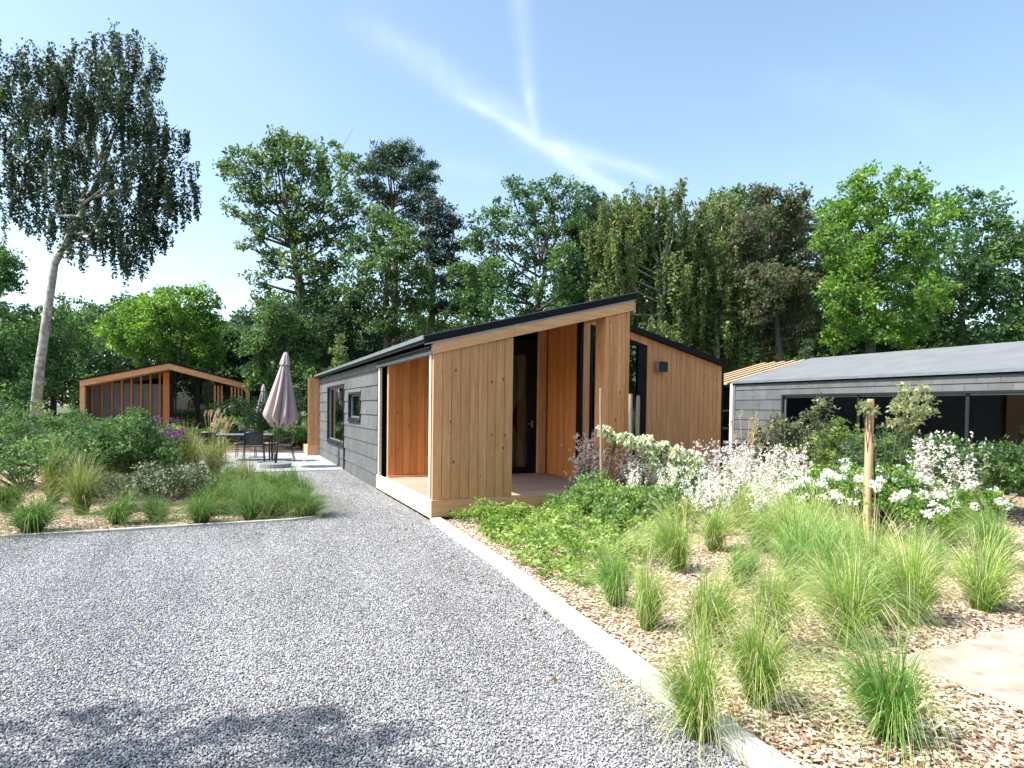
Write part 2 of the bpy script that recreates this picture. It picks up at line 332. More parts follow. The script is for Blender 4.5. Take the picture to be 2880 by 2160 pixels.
scatter('gravel_stones', gp, M['stone'], 'stone', (.0165, .0140, .0095), 'loose grey crushed gravel covering the drive and path', 3)
B1 = [(-14, .66), (-4, .66), (-1.8, .70), (-1.46, .86), (-1.46, 2.2), (-1.6, 4.5), (-2, 7.4), (-14, 7.4)]
B2 = [(-.18, -12), (12, -12), (9, 1.4), (6.8, 1.4), (6.6, -.4), (3, -.1), (.12, -.1), (.06, -1.2), (.0, -2.6), (-.07, -3.7), (-.14, -4.7), (-.22, -5.6), (-.34, -8)]
cp = np.concatenate([view_points(B1, .026, lambda P: RNG.uniform(.0, .018, len(P)), far=14), view_points(B2, .021, lambda P: RNG.uniform(.0, .022, len(P)), far=14)])
scatter('wood_chips', cp, M['chip'], 'chip', (.036, .013, .004), 'loose pale brown wood chips mulching the planted beds', 9, (.5, 1.4))

# ------------------------------------------------------------------ main cabin
SL = .257                                      # roof slope, rise per metre
def rect_sub(rects, hole):
    out = []
    hx0, hx1, hz0, hz1 = hole
    for x0, x1, z0, z1 in rects:
        if hx1 <= x0 or hx0 >= x1 or hz1 <= z0 or hz0 >= z1: out.append((x0, x1, z0, z1)); continue
        if x0 < hx0: out.append((x0, hx0, z0, z1))
        if hx1 < x1: out.append((hx1, x1, z0, z1))
        a, b = max(x0, hx0), min(x1, hx1)
        if z0 < hz0: out.append((a, b, z0, hz0))
        if hz1 < z1: out.append((a, b, hz1, z1))
    return out
def slate_wall(x, ya, yb, ztop, holes, parent, off0=0.0):
    """fibre cement slates on the plane x, outer side facing -x, lying courses, open joints"""
    bk = MB()
    for a, b, c, d in [r for r in (lambda R: R)(__import__('functools').reduce(rect_sub, holes, [(ya, yb, -.02, ztop)]))]: bk.box(x+.03, x+.18, a, b, c, d)
    bk.build('wall', M['black'], parent)
    s = MB(); zs = [ztop-.17-.295*i for i in range(0, 9)]; zs = [z for z in zs if z > .03]+[-.01]
    zt = ztop; k = 0
    for z in zs:
        y = ya-(.225 if k % 2 else 0)+off0
        while y < yb:
            a, b = max(ya, y)+.0028, min(yb, y+.45)-.0028
            if b-a > .02:
                for a2, b2, c2, d2 in __import__('functools').reduce(rect_sub, holes, [(a, b, z+.004, zt-.002)]):
                    t = random.uniform(.88, 1.1); o1 = x-.006; o2 = x+.012
                    s.hexa([(o1, a2, c2), (x+.028, a2, c2), (x+.028, b2, c2), (o1, b2, c2), (o2, a2, d2), (x+.028, a2, d2), (x+.028, b2, d2), (o2, b2, d2)], t)
            y += .45
        zt = z; k += 1
    return s.build('slates', M['slate'], parent)
def window_x(x, ya, yb, za, zb, parent, mull=(), sill=True, curt=None):
    """window in a wall facing -x"""
    f = MB(); w_ = .055
    for (a, b, c, d) in ((ya, yb, zb-w_, zb), (ya, yb, za, za+w_), (ya, ya+w_, za+w_, zb-w_), (yb-w_, yb, za+w_, zb-w_)): f.box(x-.02, x+.13, a, b, c, d)
    for y in mull: f.box(x+.03, x+.12, y-.035, y+.035, za+w_, zb-w_)
    fr = f.build('window', M['frame'], parent, bevel=.003)
    g = MB(); g.box(x+.07, x+.078, ya+w_+.001, yb-w_-.001, za+w_+.001, zb-w_-.001); g.build('pane', M['glass'], fr)
    i = MB(); w2 = .04
    for (a, b, c, d) in ((ya+w_, yb-w_, zb-w_-w2, zb-w_), (ya+w_, yb-w_, za+w_, za+w_+w2), (ya+w_, ya+w_+w2, za+w_+w2, zb-w_-w2), (yb-w_-w2, yb-w_, za+w_+w2, zb-w_-w2)): i.box(x+.05, x+.1, a+.001, b-.001, c+.001, d-.001)
    i.build('sash', M['zinc'], fr)
    if sill:
        q = MB(); q.box(x-.045, x+.02, ya-.02, yb+.02, za-.03, za-.003); q.build('sill', M['frame'], fr)
    return fr
def planks_y(b, xa, xb, y0, y1, zb_, zt_, pw=.142, gap=.005, tvar=(.72, 1.14)):
    """vertical boards side by side along x; zb_/zt_ numbers or functions of x"""
    n = max(1, round((xb-xa)/pw)); w_ = (xb-xa)/n
    for i in range(n):
        a = xa+i*w_+gap/2; c = xa+(i+1)*w_-gap/2; t = random.uniform(*tvar)
        zl = zb_; ta = zt_(a) if callable(zt_) else zt_; tc_ = zt_(c) if callable(zt_) else zt_; e = .003; jy = random.uniform(-.0012, .0012)
        b.hexa([(a, y0+e+jy, zl), (a+e, y0+jy, zl), (c-e, y0+jy, zl), (c, y0+e+jy, zl), (a, y0+e+jy, ta), (a+e, y0+jy, ta), (c-e, y0+jy, tc_), (c, y0+e+jy, tc_)], t)
        b.hexa([(a, y0+e+jy, zl), (c, y0+e+jy, zl), (c, y1, zl), (a, y1, zl), (a, y0+e+jy, ta), (c, y0+e+jy, tc_), (c, y1, tc_), (a, y1, ta)], t)
def planks_x(b, x0, x1, ya, yb, zl, zt_, pw=.142, gap=.003, side=-1, tvar=(.82, 1.12)):
    n = max(1, round((yb-ya)/pw)); w_ = (yb-ya)/n
    for i in range(n):
        b.box(x0, x1, ya+i*w_+gap/2, ya+(i+1)*w_-gap/2, zl, zt_, random.uniform(*tvar))
def zroof(x): return 2.514+SL*x if x < 3.34 else 2.514+SL*(6.68-x)          # underside of the black edge

cab = empty('timber_cabin', (0, 0, 0), 0, 'timber and slate cabin with open corner porch and pitched roof, nearest of the cabins', 'cabin')
# deck
d = MB(); y = .035
while y < 3.02:
    d.box(.03, 3.34, y, y+.137, .262, .29, random.uniform(.85, 1.1)); y += .142
d.build('deck', M['deck'], cab)
b = MB(); b.box(-.012, 3.43, -.012, .03, .045, .286, .95); b.build('deck_edge_board', M['larch_x'], cab, bevel=.004)
b = MB(); b.box(-.012, .03, .033, 3.715, .02, .286, 1.1); b.build('deck_edge_board', M['pale_y'], cab, bevel=.004)
b = MB(); b.box(.12, 3.3, .14, 3.0, -.02, .25); b.build('deck_base', M['black'], cab)
# front panel and column
b = MB(); planks_y(b, .0, 1.24, .0, .045, .29, lambda x: 2.352+SL*x, .1378); b.build('front_panel', M['larch'], cab)
b = MB(); slant_ = [(.01, .047, .292), (1.23, .047, .292), (1.23, .075, .292), (.01, .075, .292), (.01, .047, 2.35), (1.23, .047, 2.66), (1.23, .075, 2.66), (.01, .075, 2.35)]; b.hexa(slant_); b.build('panel_backing', M['black'], cab)
b = MB(); planks_y(b, 2.845, 3.31, .0, .045, .29, lambda x: 2.352+SL*x, .0775)
b.box(3.27, 3.312, .048, .3, .29, 3.19, .9); b.box(2.847, 2.887, .048, .3, .29, 3.08, .9); b.box(2.89, 3.267, .25, .29, .29, 3.1, .85)
b.build('front_column', M['larch_red'], cab)
# corner posts (narrow boards on the side)
for ya, yb in ((.076, .165), (3.5, 3.6)):
    b = MB(); b.box(-.011, .04, ya, yb, .29, 2.36, 1.1); b.build('corner_post', M['pale'], cab, bevel=.003)
b = MB(); b.box(.0, .06, 3.603, 3.72, .29, 2.5); b.build('corner_trim', M['frame'], cab)
# fascia along the front rake, in two lengths
for xa, xb in ((-.015, 1.238), (1.241, 3.37)):
    b = MB(); za = lambda x: 2.357+SL*x
    b.hexa([(xa, -.03, za(xa)), (xb, -.03, za(xb)), (xb, .0-.002, za(xb)), (xa, .0-.002, za(xa)), (xa, -.03, za(xa)+.156), (xb, -.03, za(xb)+.156), (xb, -.002, za(xb)+.156), (xa, -.002, za(xa)+.156)], 1.02)
    b.build('fascia_board', M['larch_x'], cab, bevel=.003)
# roof halves: black edged sheets
def slab(b, x0, z0, x1, z1, y0, y1, th, t=1.0):
    b.hexa([(x0, y0, z0), (x1, y0, z1), (x1, y1, z1), (x0, y1, z0), (x0, y0, z0+th), (x1, y0, z1+th), (x1, y1, z1+th), (x0, y1, z0+th)], t)
rf = empty('roof', (0, 0, 0)); rf.parent = cab
del rf
b = MB(); slab(b, -.15, 2.500, 3.395, 2.500+SL*3.545, -.05, 12.6, .098); rf = b.build('roof', M['black'], cab)
b = MB(); slab(b, 3.397, 3.352, 6.66, 3.352-SL*3.263, 1.40, 12.6, .105); r2 = b.build('roof', M['black'], cab)
b = MB(); slab(b, -.148, 2.602, 3.393, 2.602+SL*3.541, -.04, 12.59, .012); b.build('roof_covering', M['roof'], rf)
b = MB(); slab(b, -.14, 2.478, 3.39, 2.478+SL*3.53, -.042, -.031, .02); b.build('drip_edge', M['zinc'], rf)
b = MB(); b.box(-.172, -.152, -.045, 12.6, 2.553, 2.612); b.build('eave_edge', M['zinc'], rf)
# porch soffit, beam and gutter on the open side
b = MB(); slab(b, .03, 2.44, 3.33, 2.44+SL*3.3, .05, 3.0, .05, .9); b.build('soffit', M['black'], cab)
b = MB(); b.box(-.03, .05, .0, 3.72, 2.365, 2.405); b.build('side_beam', M['zinc'], cab)
b = MB(); b.box(-.005, .045, .0, 3.72, 2.407, 2.498); b.box(-.05, -.006, .05, 3.72, 2.452, 2.468, 3.0); b.build('side_gutter', M['frame'], cab)
b = MB(); b.box(-.012, .0, -.028, .07, 2.37, 2.498, 1.0); b.build('fascia_end', M['larch_x'], cab)
# slate side wall with windows
holes = [(7.70, 10.70, .60, 2.185), (5.49, 7.02, 1.29, 1.945)]
slate_wall(0, 3.722, 12.58, 2.50, holes, cab)
w1 = window_x(0, 7.70, 10.70, .60, 2.185, cab); w2 = window_x(0, 5.49, 7.02, 1.29, 1.945, cab)
b = MB(); b.box(-.03, .02, 7.585, 7.665, .0, .575); b.build('joint_trim', M['frame'], cab)
def curtain(parent, p0, p1, z0, z1, waves=7, amp=.03, m=None, pinch=0.0):
    b = MB(); p0 = np.array(p0, float); p1 = np.array(p1, float); d_ = p1-p0; nrm = np.array([-d_[1], d_[0]])/np.linalg.norm(d_); n = waves*8; rows = 10
    vs = []
    for j in range(rows+1):
        v = j/rows; sq = 1-pinch*math.exp(-((v-.42)/.16)**2)
        for i in range(n+1):
            u = i/n; q = p0+d_*(u*sq)+nrm*amp*sin(u*waves*2*pi+.5*sin(v*3)); vs.append((q[0], q[1], z0+(z1-z0)*v))
    b.add(vs, [(j*(n+1)+i, j*(n+1)+i+1, (j+1)*(n+1)+i+1, (j+1)*(n+1)+i) for j in range(rows) for i in range(n)])
    return b.build('curtain', m or M['curtain'], parent, smooth=True)
curtain(cab, (.28, 9.9), (.28, 10.5), .55, 2.2); curtain(cab, (.28, 7.8), (.28, 8.35), .55, 2.2)
# rear porch fin
b = MB(); planks_y(b, -.36, -.06, 12.62, 12.66, .32, 2.52, .1); b.build('rear_panel', M['larch'], cab)
b = MB(); b.box(-.37, .0, 12.61, 14.0, .0, .315, 1.15); b.build('rear_deck', M['larch_y'], cab)
b = MB(); b.box(-.06, .0, 12.61, 13.9, .32, 2.5, .9); b.build('rear_side', M['larch'], cab)
# porch back wall (y=3) with door, inner left part boarded
b = MB(); planks_y(b, .05, 2.0, 3.0, 3.04, .30, lambda x: 2.44+SL*x); b.build('porch_wall', M['larch_in'], cab)
b = MB(); b.box(.06, 1.99, 2.965, 2.998, .292, .33, 1.1); b.build('skirting', M['larch_x'], cab)
dr = MB()
xL, xR = 2.02, 3.09
for a, c, z0, z1 in ((xL, xL+.09, .3, 2.95), (xR-.20, xR, .3, 3.0), (xL+.09, xR-.2, .3, .42), (xL+.09, xR-.2, 2.72, 3.0)): dr.box(a, c, 2.96, 3.06, z0, z1)
dr = dr.build('porch_door', M['black'], cab)
b = MB(); b.box(xL+.091, xR-.201, 3.0, 3.008, .42, 2.72); b.build('pane', M['glass'], dr)
b = MB(); b.box(xR-.115, xR-.09, 2.925, 2.957, 1.22, 1.36); b.tube([(xR-.1, 2.93, 1.3), (xR-.19, 2.925, 1.3)], .009); b.build('handle', M['zinc'], dr)
curtain(cab, (2.2, 3.085), (2.88, 3.085), .42, 2.75, 6, .022, pinch=.45)
b = MB(); b.box(2.005, 3.25, 3.062, 3.1, 2.7, 2.99); b.build('lintel', M['black'], cab)
b = MB(); b.box(3.095, 3.262, 2.86, 2.957, .292, 3.235, 1.05); b.build('porch_post', M['larch'], cab, bevel=.004)
# porch right wall (boards facing -x, bounce light tinted in as orange) and its dark corner trim
b = MB()
for i in range(11):
    ya = 1.62+i*.125; b.box(3.30, 3.33, ya+.0015, ya+.1235, .292, 3.36, random.uniform(.85, 1.12))
b.build('porch_side_wall', M['larch_in'], cab)
b = MB(); b.box(3.255, 3.32, 1.49, 1.62, .292, 3.34); b.build('corner_trim', M['black'], cab)
# right front wall, y = 1.5: boards around the tall slanted glazing
zt = lambda x: 2.514+SL*(6.68-x)-.165+.0
ztw = lambda x: zroof(x)-.0
gx0, gx1 = 3.467, 4.755; gzt = lambda x: 3.191-SL*(x-3.467)-.0
b = MB(); planks_y(b, 3.322, gx0, 1.5, 1.545, .05, lambda x: 3.352-SL*(x-3.397) if x > 3.397 else 3.352, .142); planks_y(b, gx1, 6.62, 1.5, 1.545, .05, lambda x: 3.350-SL*(x-3.397), .1165, tvar=(.86, 1.08))
n = 9
for i in range(n):
    a = gx0+(gx1-gx0)*i/n+.0015; c = gx0+(gx1-gx0)*(i+1)/n-.0015
    b.hexa([(a, 1.5, gzt(a)), (c, 1.5, gzt(c)), (c, 1.545, gzt(c)), (a, 1.545, gzt(a)), (a, 1.5, 3.35-SL*(a-3.397)), (c, 1.5, 3.35-SL*(c-3.397)), (c, 1.545, 3.35-SL*(c-3.397)), (a, 1.545, 3.35-SL*(a-3.397))], random.uniform(.88, 1.08))
b.build('right_front_wall', M['larch_red'], cab)
b = MB(); b.box(3.33, 6.62, 1.546, 1.7, -.02, .3); b.build('plinth', M['black'], cab)
b = MB(); b.box(6.622, 6.66, 1.49, 1.6, .0, 2.50); b.build('corner_trim', M['black'], cab)
fr = MB(); fw = .07
def slant(b, xa, xb, yo, yi, zlo, zhi): b.hexa([(xa, yo, zlo(xa)), (xb, yo, zlo(xb)), (xb, yi, zlo(xb)), (xa, yi, zlo(xa)), (xa, yo, zhi(xa)), (xb, yo, zhi(xb)), (xb, yi, zhi(xb)), (xa, yi, zhi(xa))])
slant(fr, gx0+.002, gx1-.002, 1.52, 1.62, lambda x: gzt(x)-fw, lambda x: gzt(x)-.003)
for xa, xb in ((gx0+.002, gx0+fw), (gx1-.19, gx1-.002), (4.05, 4.17)): slant(fr, xa, xb, 1.522, 1.618, lambda x: .3, lambda x: gzt(x)-fw)
fr.box(gx0+fw, 4.05, 1.522, 1.618, .3, .4); fr.box(4.17, gx1-.19, 1.522, 1.618, .3, .4)
fr = fr.build('tall_window', M['black'], cab)
b = MB(); slant(b, gx0+fw, gx1-.19, 1.565, 1.572, lambda x: .4, lambda x: gzt(x)-fw); b.build('pane', M['glass'], fr)
# wall lamp
b = MB(); b.box(4.93, 5.15, 1.372, 1.475, 2.36, 2.553); lamp = b.build('wall_lamp', M['frame'], cab, bevel=.004)
b = MB(); b.box(4.97, 5.11, 1.476, 1.499, 2.40, 2.52); b.build('bracket', M['black'], lamp)
b = MB(); b.box(4.915, 4.929, 1.372, 1.475, 2.36, 2.553); b.build('side_plate', M['zinc'], lamp)
# house shell so that the interior is closed and dark
b = MB(); b.box(6.60, 6.655, 1.6, 12.58, -.02, 2.50); b.box(.18, 6.6, 12.45, 12.58, -.02, 2.5)
b.hexa([(.18, 12.45, 2.5), (6.6, 12.45, 2.5), (6.6, 12.58, 2.5), (.18, 12.58, 2.5), (3.3, 12.45, 3.3), (3.4, 12.45, 3.3), (3.4, 12.58, 3.3), (3.3, 12.58, 3.3)])
b.build('rear_wall', M['slate'], cab)
b = MB(); b.box(.19, 6.59, 3.12, 12.44, .2, .28); b.box(3.35, 6.59, 1.64, 3.1, .2, .28); b.build('floor', M['larch_x'], cab)
b = MB(); slant(b, .05, 2.0, 3.042, 3.1, lambda x: .2, lambda x: 2.43+SL*x); b.build('inner_wall', M['inner'], cab)
b = MB(); b.box(.185, 6.55, 6.9, 6.98, .29, 2.45); b.build('partition', M['inner'], cab)
# roof rib over the ridge end
b = MB(); b.box(3.36, 3.392, -.03, 1.45, 3.19, 3.352+.0); b.build('ridge_board', M['larch_y'], cab)

# ------------------------------------------------------------------ left cabin (gable toward the camera)
lc = empty('timber_cabin', (-5.07, 22, 0), 0, 'far timber cabin on the left with open glazed gable and batten sides, behind the grasses', 'cabin')
zr = lambda x: 3.36-.258*abs(x)
HW = 3.2
b = MB()
for s in (-1, 1):
    slab(b, 0, 3.365, s*(HW+.02), 3.365-.258*(HW+.02), -.05, 12, .07) if s > 0 else slab(b, -(HW+.02), 3.365-.258*(HW+.02), -.001, 3.365, -.05, 12, .07)
b.build('roof', M['black'], lc)
for s in (-1, 1):
    b = MB(); xa, xb = (0.001, HW) if s > 0 else (-HW, -.001)
    b.hexa([(xa, 0, zr(xa)-.24), (xb, 0, zr(xb)-.24), (xb, 1.2, zr(xb)-.24), (xa, 1.2, zr(xa)-.24), (xa, 0, zr(xa)), (xb, 0, zr(xb)), (xb, 1.2, zr(xb)), (xa, 1.2, zr(xa))]); b.build('gable_board', M['larch_x'], lc)
    b = MB(); b.box(s*HW-(.17 if s > 0 else 0), s*HW+(0 if s > 0 else .17), .0, .25, .1, zr(HW)-.242, 1.0); b.build('end_post', M['larch'], lc)
b = MB()
for i in range(4): b.box(2.42+i*.14, 2.42+i*.14+.07, .25+i*.02, .45, .15, 2.42, 1.15)
for i in range(3): b.box(1.72+i*.14, 1.80+i*.14, 1.05, 1.15, .15, 2.5, .9)
b.build('battens', M['larch'], lc)
b = MB()
for i in range(8): b.box(-3.0+i*.36, -3.0+i*.36+.07, 1.12, 1.19, .1, zr(-3.0+i*.36)-.245, random.uniform(.5, .7))
b.box(-.30, -.06, 1.0, 1.12, .1, 3.02, .8)
b.build('battens', M['larch_in'], lc)
b = MB()
def slx(b, xa, xb, y0, y1, zl, off): b.hexa([(xa, y0, zl), (xb, y0, zl), (xb, y1, zl), (xa, y1, zl), (xa, y0, zr(xa)-off), (xb, y0, zr(xb)-off), (xb, y1, zr(xb)-off), (xa, y1, zr(xa)-off)])
for xa, xb in ((-.02, .10), (.95, 1.15), (2.2, 2.38)): slx(b, xa, xb, 1.0, 1.2, .1, .245)
g = b.build('glazing_frame', M['black'], lc)
b = MB(); slx(b, .10, .95, 1.1, 1.11, .15, .32); slx(b, 1.15, 2.2, 1.1, 1.11, .15, .32); b.build('pane', M['glass'], g)
c_ = curtain(lc, (1.2, 1.5), (1.75, 1.5), .2, 2.7, 5, .04, pinch=.6); curtain(lc, (.15, 1.5), (.5, 1.5), .2, 2.0, 5, .04, M['stake_grey'])
b = MB(); b.box(-HW+.02, -HW+.14, .02, 11.9, 0, 2.5); b.box(HW-.14, HW-.02, 1.3, 11.9, 0, 2.5); b.box(-HW+.15, -.03, 1.2, 1.3, 0, 2.5); b.build('wall', M['slate'], lc)
b = MB(); b.box(-HW, HW, -.1, 4, 0, .1); b.build('deck', M['deck'], lc)
b = MB(); slx(b, -HW+.15, -.001, 3.6, 3.7, 0, .3); slx(b, .001, HW-.15, 3.6, 3.7, 0, .3); b.build('inner_wall', M['frame'], lc)

# ------------------------------------------------------------------ right cabin (slate wall facing left)
rc = empty('slate_cabin', (11.5, 0, 0), 0, 'grey slate cabin with a wide window and light grey roof at the right edge', 'cabin')
Y1 = 6.35
slate_wall(0, -7, Y1-.1, 2.42, [(-3.0, 4.46, .45, 2.095)], rc, off0=.12)
wr = window_x(0, -3.0, 4.46, .45, 2.095, rc, mull=(2.12, -.4), sill=False)
b = MB(); slab(b, -.04, 2.47, 3.34, 2.47+SL*3.38, -7.2, Y1+.02, .05); slab(b, 3.342, 2.47+SL*3.38, 6.72, 2.47, -7.2, Y1+.02, .05); r_ = b.build('roof', M['roof'], rc)
b = MB(); b.box(-.07, -.042, -7.2, Y1+.02, 2.455, 2.525); b.build('eave_edge', M['zinc'], r_)
b = MB(); b.box(-.02, .1, -7.2, Y1, 2.422, 2.455); b.build('eave_shadow_gap', M['black'], r_)
b = MB(); b.box(-.02, .06, Y1-.098, Y1-.005, .0, 2.42); b.build('corner_trim', M['zinc'], rc)
for ya, yb in ((Y1, Y1+.11), (8.35, 8.45)):
    b = MB(); b.box(-.02, .07, ya, yb, .0, 2.46, 1.1); b.build('corner_post', M['pale'], rc)
b = MB()
for i in range(5): slab(b, -.06, 2.44, 3.3, 2.44+SL*3.36, Y1+.2+i*.42, Y1+.34+i*.42, .06, 1.15)
b.build('roof_battens', M['stake'], rc)
b = MB()
for z0 in (1.05, 1.6): b.box(.02, .06, Y1+.2, 8.3, z0, z0+.05)
b.box(.02, .06, 7.2, 7.26, .1, 2.4); g = b.build('side_glazing', M['frame'], rc)
b = MB(); b.box(.035, .045, Y1+.15, 8.3, .1, 2.4); b.build('pane', M['glass'], g)
b = MB(); b.box(6.5, 6.64, -7, Y1, 0, 2.44); b.box(.2, 6.48, Y1-.15, Y1-.02, 0, 2.43); b.box(.2, 6.48, -7, -6.9, 0, 2.43)
b.box(3.0, 3.06, -6.8, Y1-.2, .1, 2.43); b.build('wall', M['inner'], rc)
curtain(rc, (.3, 3.55), (.3, 4.3), .3, 2.1, 6, .05, M['zinc'])
b = MB(); b.box(.6, 2.6, 2.0, 3.0, .4, .85); b.build('sofa', M['textile'], rc)

# far cabin with a pale roof, seen through the trees
fc = empty('timber_cabin', (-1.7, 37, 0), 0, 'distant low dark cabin with pale metal roof, half hidden behind trees and the closed parasols', 'cabin')
b = MB(); b.box(-3.2, 2.2, 0, 6, 0, 3.35); b.build('wall', M['frame'], fc)
b = MB(); b.hexa([(-3.4, -.4, 3.36), (2.4, -.4, 3.36), (2.4, 3, 4.15), (-3.4, 3, 4.15), (-3.4, -.4, 3.44), (2.4, -.4, 3.44), (2.4, 3, 4.25), (-3.4, 3, 4.25)]); b.hexa([(-3.4, 3.002, 4.15), (2.4, 3.002, 4.15), (2.4, 6.4, 3.36), (-3.4, 6.4, 3.36), (-3.4, 3.002, 4.25), (2.4, 3.002, 4.25), (2.4, 6.4, 3.44), (-3.4, 6.4, 3.44)]); b.build('roof', M['zinc'], fc)
for i in range(3):
    b = MB(); b.box(-3+i*1.7, -1.9+i*1.7, -.03, -.002, .6, 2.4); b.build('window', M['glass'], fc)

# ------------------------------------------------------------------ parasols
def parasol(loc, label, tilt=(0, 0), sc=1.0):
    e = empty('parasol', loc, 0, label, 'parasol', 'closed parasols'); e.rotation_euler = (tilt[0], tilt[1], 0); e.scale = (sc,)*3
    b = MB(); b.tube([(0, 0, .1), (0, 0, 2.84)], .024, 12); b.build('pole', M['blackmetal'], e, smooth=True)
    # folded canopy: pleated cone, ragged hem
    b = MB(); n = 128; rows = 26; vs = []; ribs = 8
    for j in range(rows+1):
        v = j/rows; z = 2.72-(1.62*v)
        r0 = .03+.40*v**.92
        if v > .9: r0 *= 1-.35*((v-.9)/.1)**1.5
        for i in range(n):
            a = 2*pi*i/n; ph = a*ribs+1.1*sin(v*2.2+a)+.4*sin(3*a)
            pl = .5+.5*cos(ph); fold = (1-abs(sin(ph*.5))**.62)*1.25*v**.35+.10*sin(2*ph+v*6)*v*.5
            r = r0*(1-.52*fold)*(1+.06*sin(a*3+1)); zz = z-(.13*(pl)*v**7)+.02*sin(a*5)*v**5
            vs.append((r*cos(a)*1.05, r*sin(a), zz))
    b.add(vs, [(j*n+i, (j+1)*n+i, (j+1)*n+(i+1) % n, j*n+(i+1) % n) for j in range(rows) for i in range(n)])
    cn = b.build('canopy', M['cloth'], e, smooth=True); so_ = cn.modifiers.new('thick', 'SOLIDIFY'); so_.thickness = .006
    b = MB(); vs = []; n2 = 64
    for j, (z, r) in enumerate(((2.83, .012), (2.80, .05), (2.70, .085), (2.60, .112), (2.50, .135))):
        for i in range(n2):
            a = 2*pi*i/n2; rr = r*(1-.16*(.5+.5*cos(a*8))*j/4); vs.append((rr*cos(a), rr*sin(a), z-.015*(cos(a*8))*j/4))
    b.add(vs, [(j*n2+i, (j+1)*n2+i, (j+1)*n2+(i+1) % n2, j*n2+(i+1) % n2) for j in range(4) for i in range(n2)]+[tuple(range(n2))])
    b.build('top_cap', M['cloth'], e, smooth=True)
    b = MB()
    for k in range(8):
        a = 2*pi*k/8+.2; b.tube([(.03*cos(a), .03*sin(a), 2.6), (.19*cos(a), .19*sin(a), 1.2)], .008, 6)
    b.tube([(0, 0, 1.0), (0, 0, 1.16)], .036, 12); b.build('ribs', M['blackmetal'], e)
    b = MB(); b.tube([(0, 0, .95), (.07, -.03, .93)], .01, 8); b.build('crank', M['blackmetal'], e)
    return e
pb = onz(775, 1316)
PX, PY = pb[0], pb[1]
para = parasol((PX, PY, .02), 'closed mauve grey parasol beside the patio table, nearer and larger of the two', tilt=(0, radians(4.6)), sc=1.055)
b = MB(); b.tube([(0, 0, 0), (0, 0, .012), (0, 0, .095), (0, 0, .105)], [.36, .372, .372, .355], 48); st = b.build('base', M['granite'], para); st.rotation_euler = (0, -radians(4.6), 0)
b = MB(); b.tube([(0, 0, .105), (.012, 0, .32)], .033, 16); b.build('socket', M['blackmetal'], st)
p2 = at(738, 1190, 26); parasol((p2[0], p2[1], 0), 'closed blue grey parasol far behind, smaller and partly hidden by the nearer one', tilt=(0, radians(1)), sc=.88)

# ------------------------------------------------------------------ garden chairs and tables
def make_chair(label, loc, rz):
    e = empty('garden_chair', loc, rz, label, 'chair', 'black garden armchairs')
    b = MB()
    for i in range(13):                                  # seat: woven bands
        b.box(-.22, .22, -.22+i*.034, -.22+i*.034+.031, .445, .457)
    b.build('seat', M['textile'], e)
    b = MB(); vs = []; nx, nz_ = 12, 8
    for s in (0, 1):
        for j in range(nz_+1):
            for i in range(nx+1):
                u = i/nx*2-1; v = j/nz_; w_ = .235*(1-.06*v**3); zz = .50+.36*v-.03*abs(u)**4*(v > .99)
                vs.append((u*w_, .20+.085*v+.045*(1-u*u)+.012*s, zz))
    k = (nx+1)*(nz_+1); fs = []
    for j in range(nz_):
        for i in range(nx):
            a = j*(nx+1)+i; fs += [(a, a+1, a+nx+2, a+nx+1), (k+a, k+a+nx+1, k+a+nx+2, k+a+1)]
    for i in range(nx): fs += [(i+1, i, k+i, k+i+1), (nz_*(nx+1)+i, nz_*(nx+1)+i+1, k+nz_*(nx+1)+i+1, k+nz_*(nx+1)+i)]
    for j in range(nz_): fs += [(j*(nx+1), (j+1)*(nx+1), k+(j+1)*(nx+1), k+j*(nx+1)), ((j+1)*(nx+1)+nx, j*(nx+1)+nx, k+j*(nx+1)+nx, k+(j+1)*(nx+1)+nx)]
    b.add(vs, fs); b.build('backrest', M['blackmetal'], e, smooth=True)
    b = MB(); b.tube([(-.235, -.23, .44), (.235, -.23, .44), (.235, .22, .44), (-.235, .22, .44), (-.235, -.23, .44)], .012, 8); b.build('seat_frame', M['blackmetal'], e)
    for s in (-1, 1):
        b = MB(); b.tube([(s*.27, -.27, .0), (s*.25, -.22, .45), (s*.255, -.215, .64)], .0125, 8); b.build('leg', M['blackmetal'], e)
        b = MB(); b.tube([(s*.27, .31, .0), (s*.245, .22, .45), (s*.235, .275, .84)], .0125, 8); b.build('leg', M['blackmetal'], e)
        b = MB(); b.tube([(s*.255, -.235, .645), (s*.262, -.1, .655), (s*.245, .24, .66)], .014, 8); b.build('armrest', M['blackmetal'], e)
    return e
def make_table(label, loc, rz, L=1.5, W=.85):
    e = empty('garden_table', loc, rz, label, 'table', 'garden tables')
    b = MB(); n = 7
    for i in range(n): b.box(-L/2, L/2, -W/2+i*W/n+.002, -W/2+(i+1)*W/n-.002, .73, .75, random.uniform(.9, 1.1))
    b.build('tabletop', M['zinc'], e)
    b = MB(); b.box(-L/2+.02, L/2-.02, -W/2+.02, W/2-.02, .695, .728); b.build('apron', M['blackmetal'], e)
    for sx in (-1, 1):
        for sy in (-1, 1):
            b = MB(); b.box(sx*(L/2-.05)-.022, sx*(L/2-.05)+.022, sy*(W/2-.05)-.022, sy*(W/2-.05)+.022, 0, .695); b.build('leg', M['blackmetal'], e)
    return e
z0 = .021
make_table('long dark garden table with grey top on the patio beside the nearer parasol', (-2.25, 11.2, z0), radians(-8))
make_chair('black armchair with its back to the camera at the near side of the patio table', (-2.03, 10.35, z0), radians(175))
make_chair('armchair with grey back at the far side of the patio table', (-2.2, 12.2, z0), radians(-6))
make_chair('black armchair seen from the side at the patio table, right behind the parasol pole', (-1.25, 10.6, z0), radians(262))
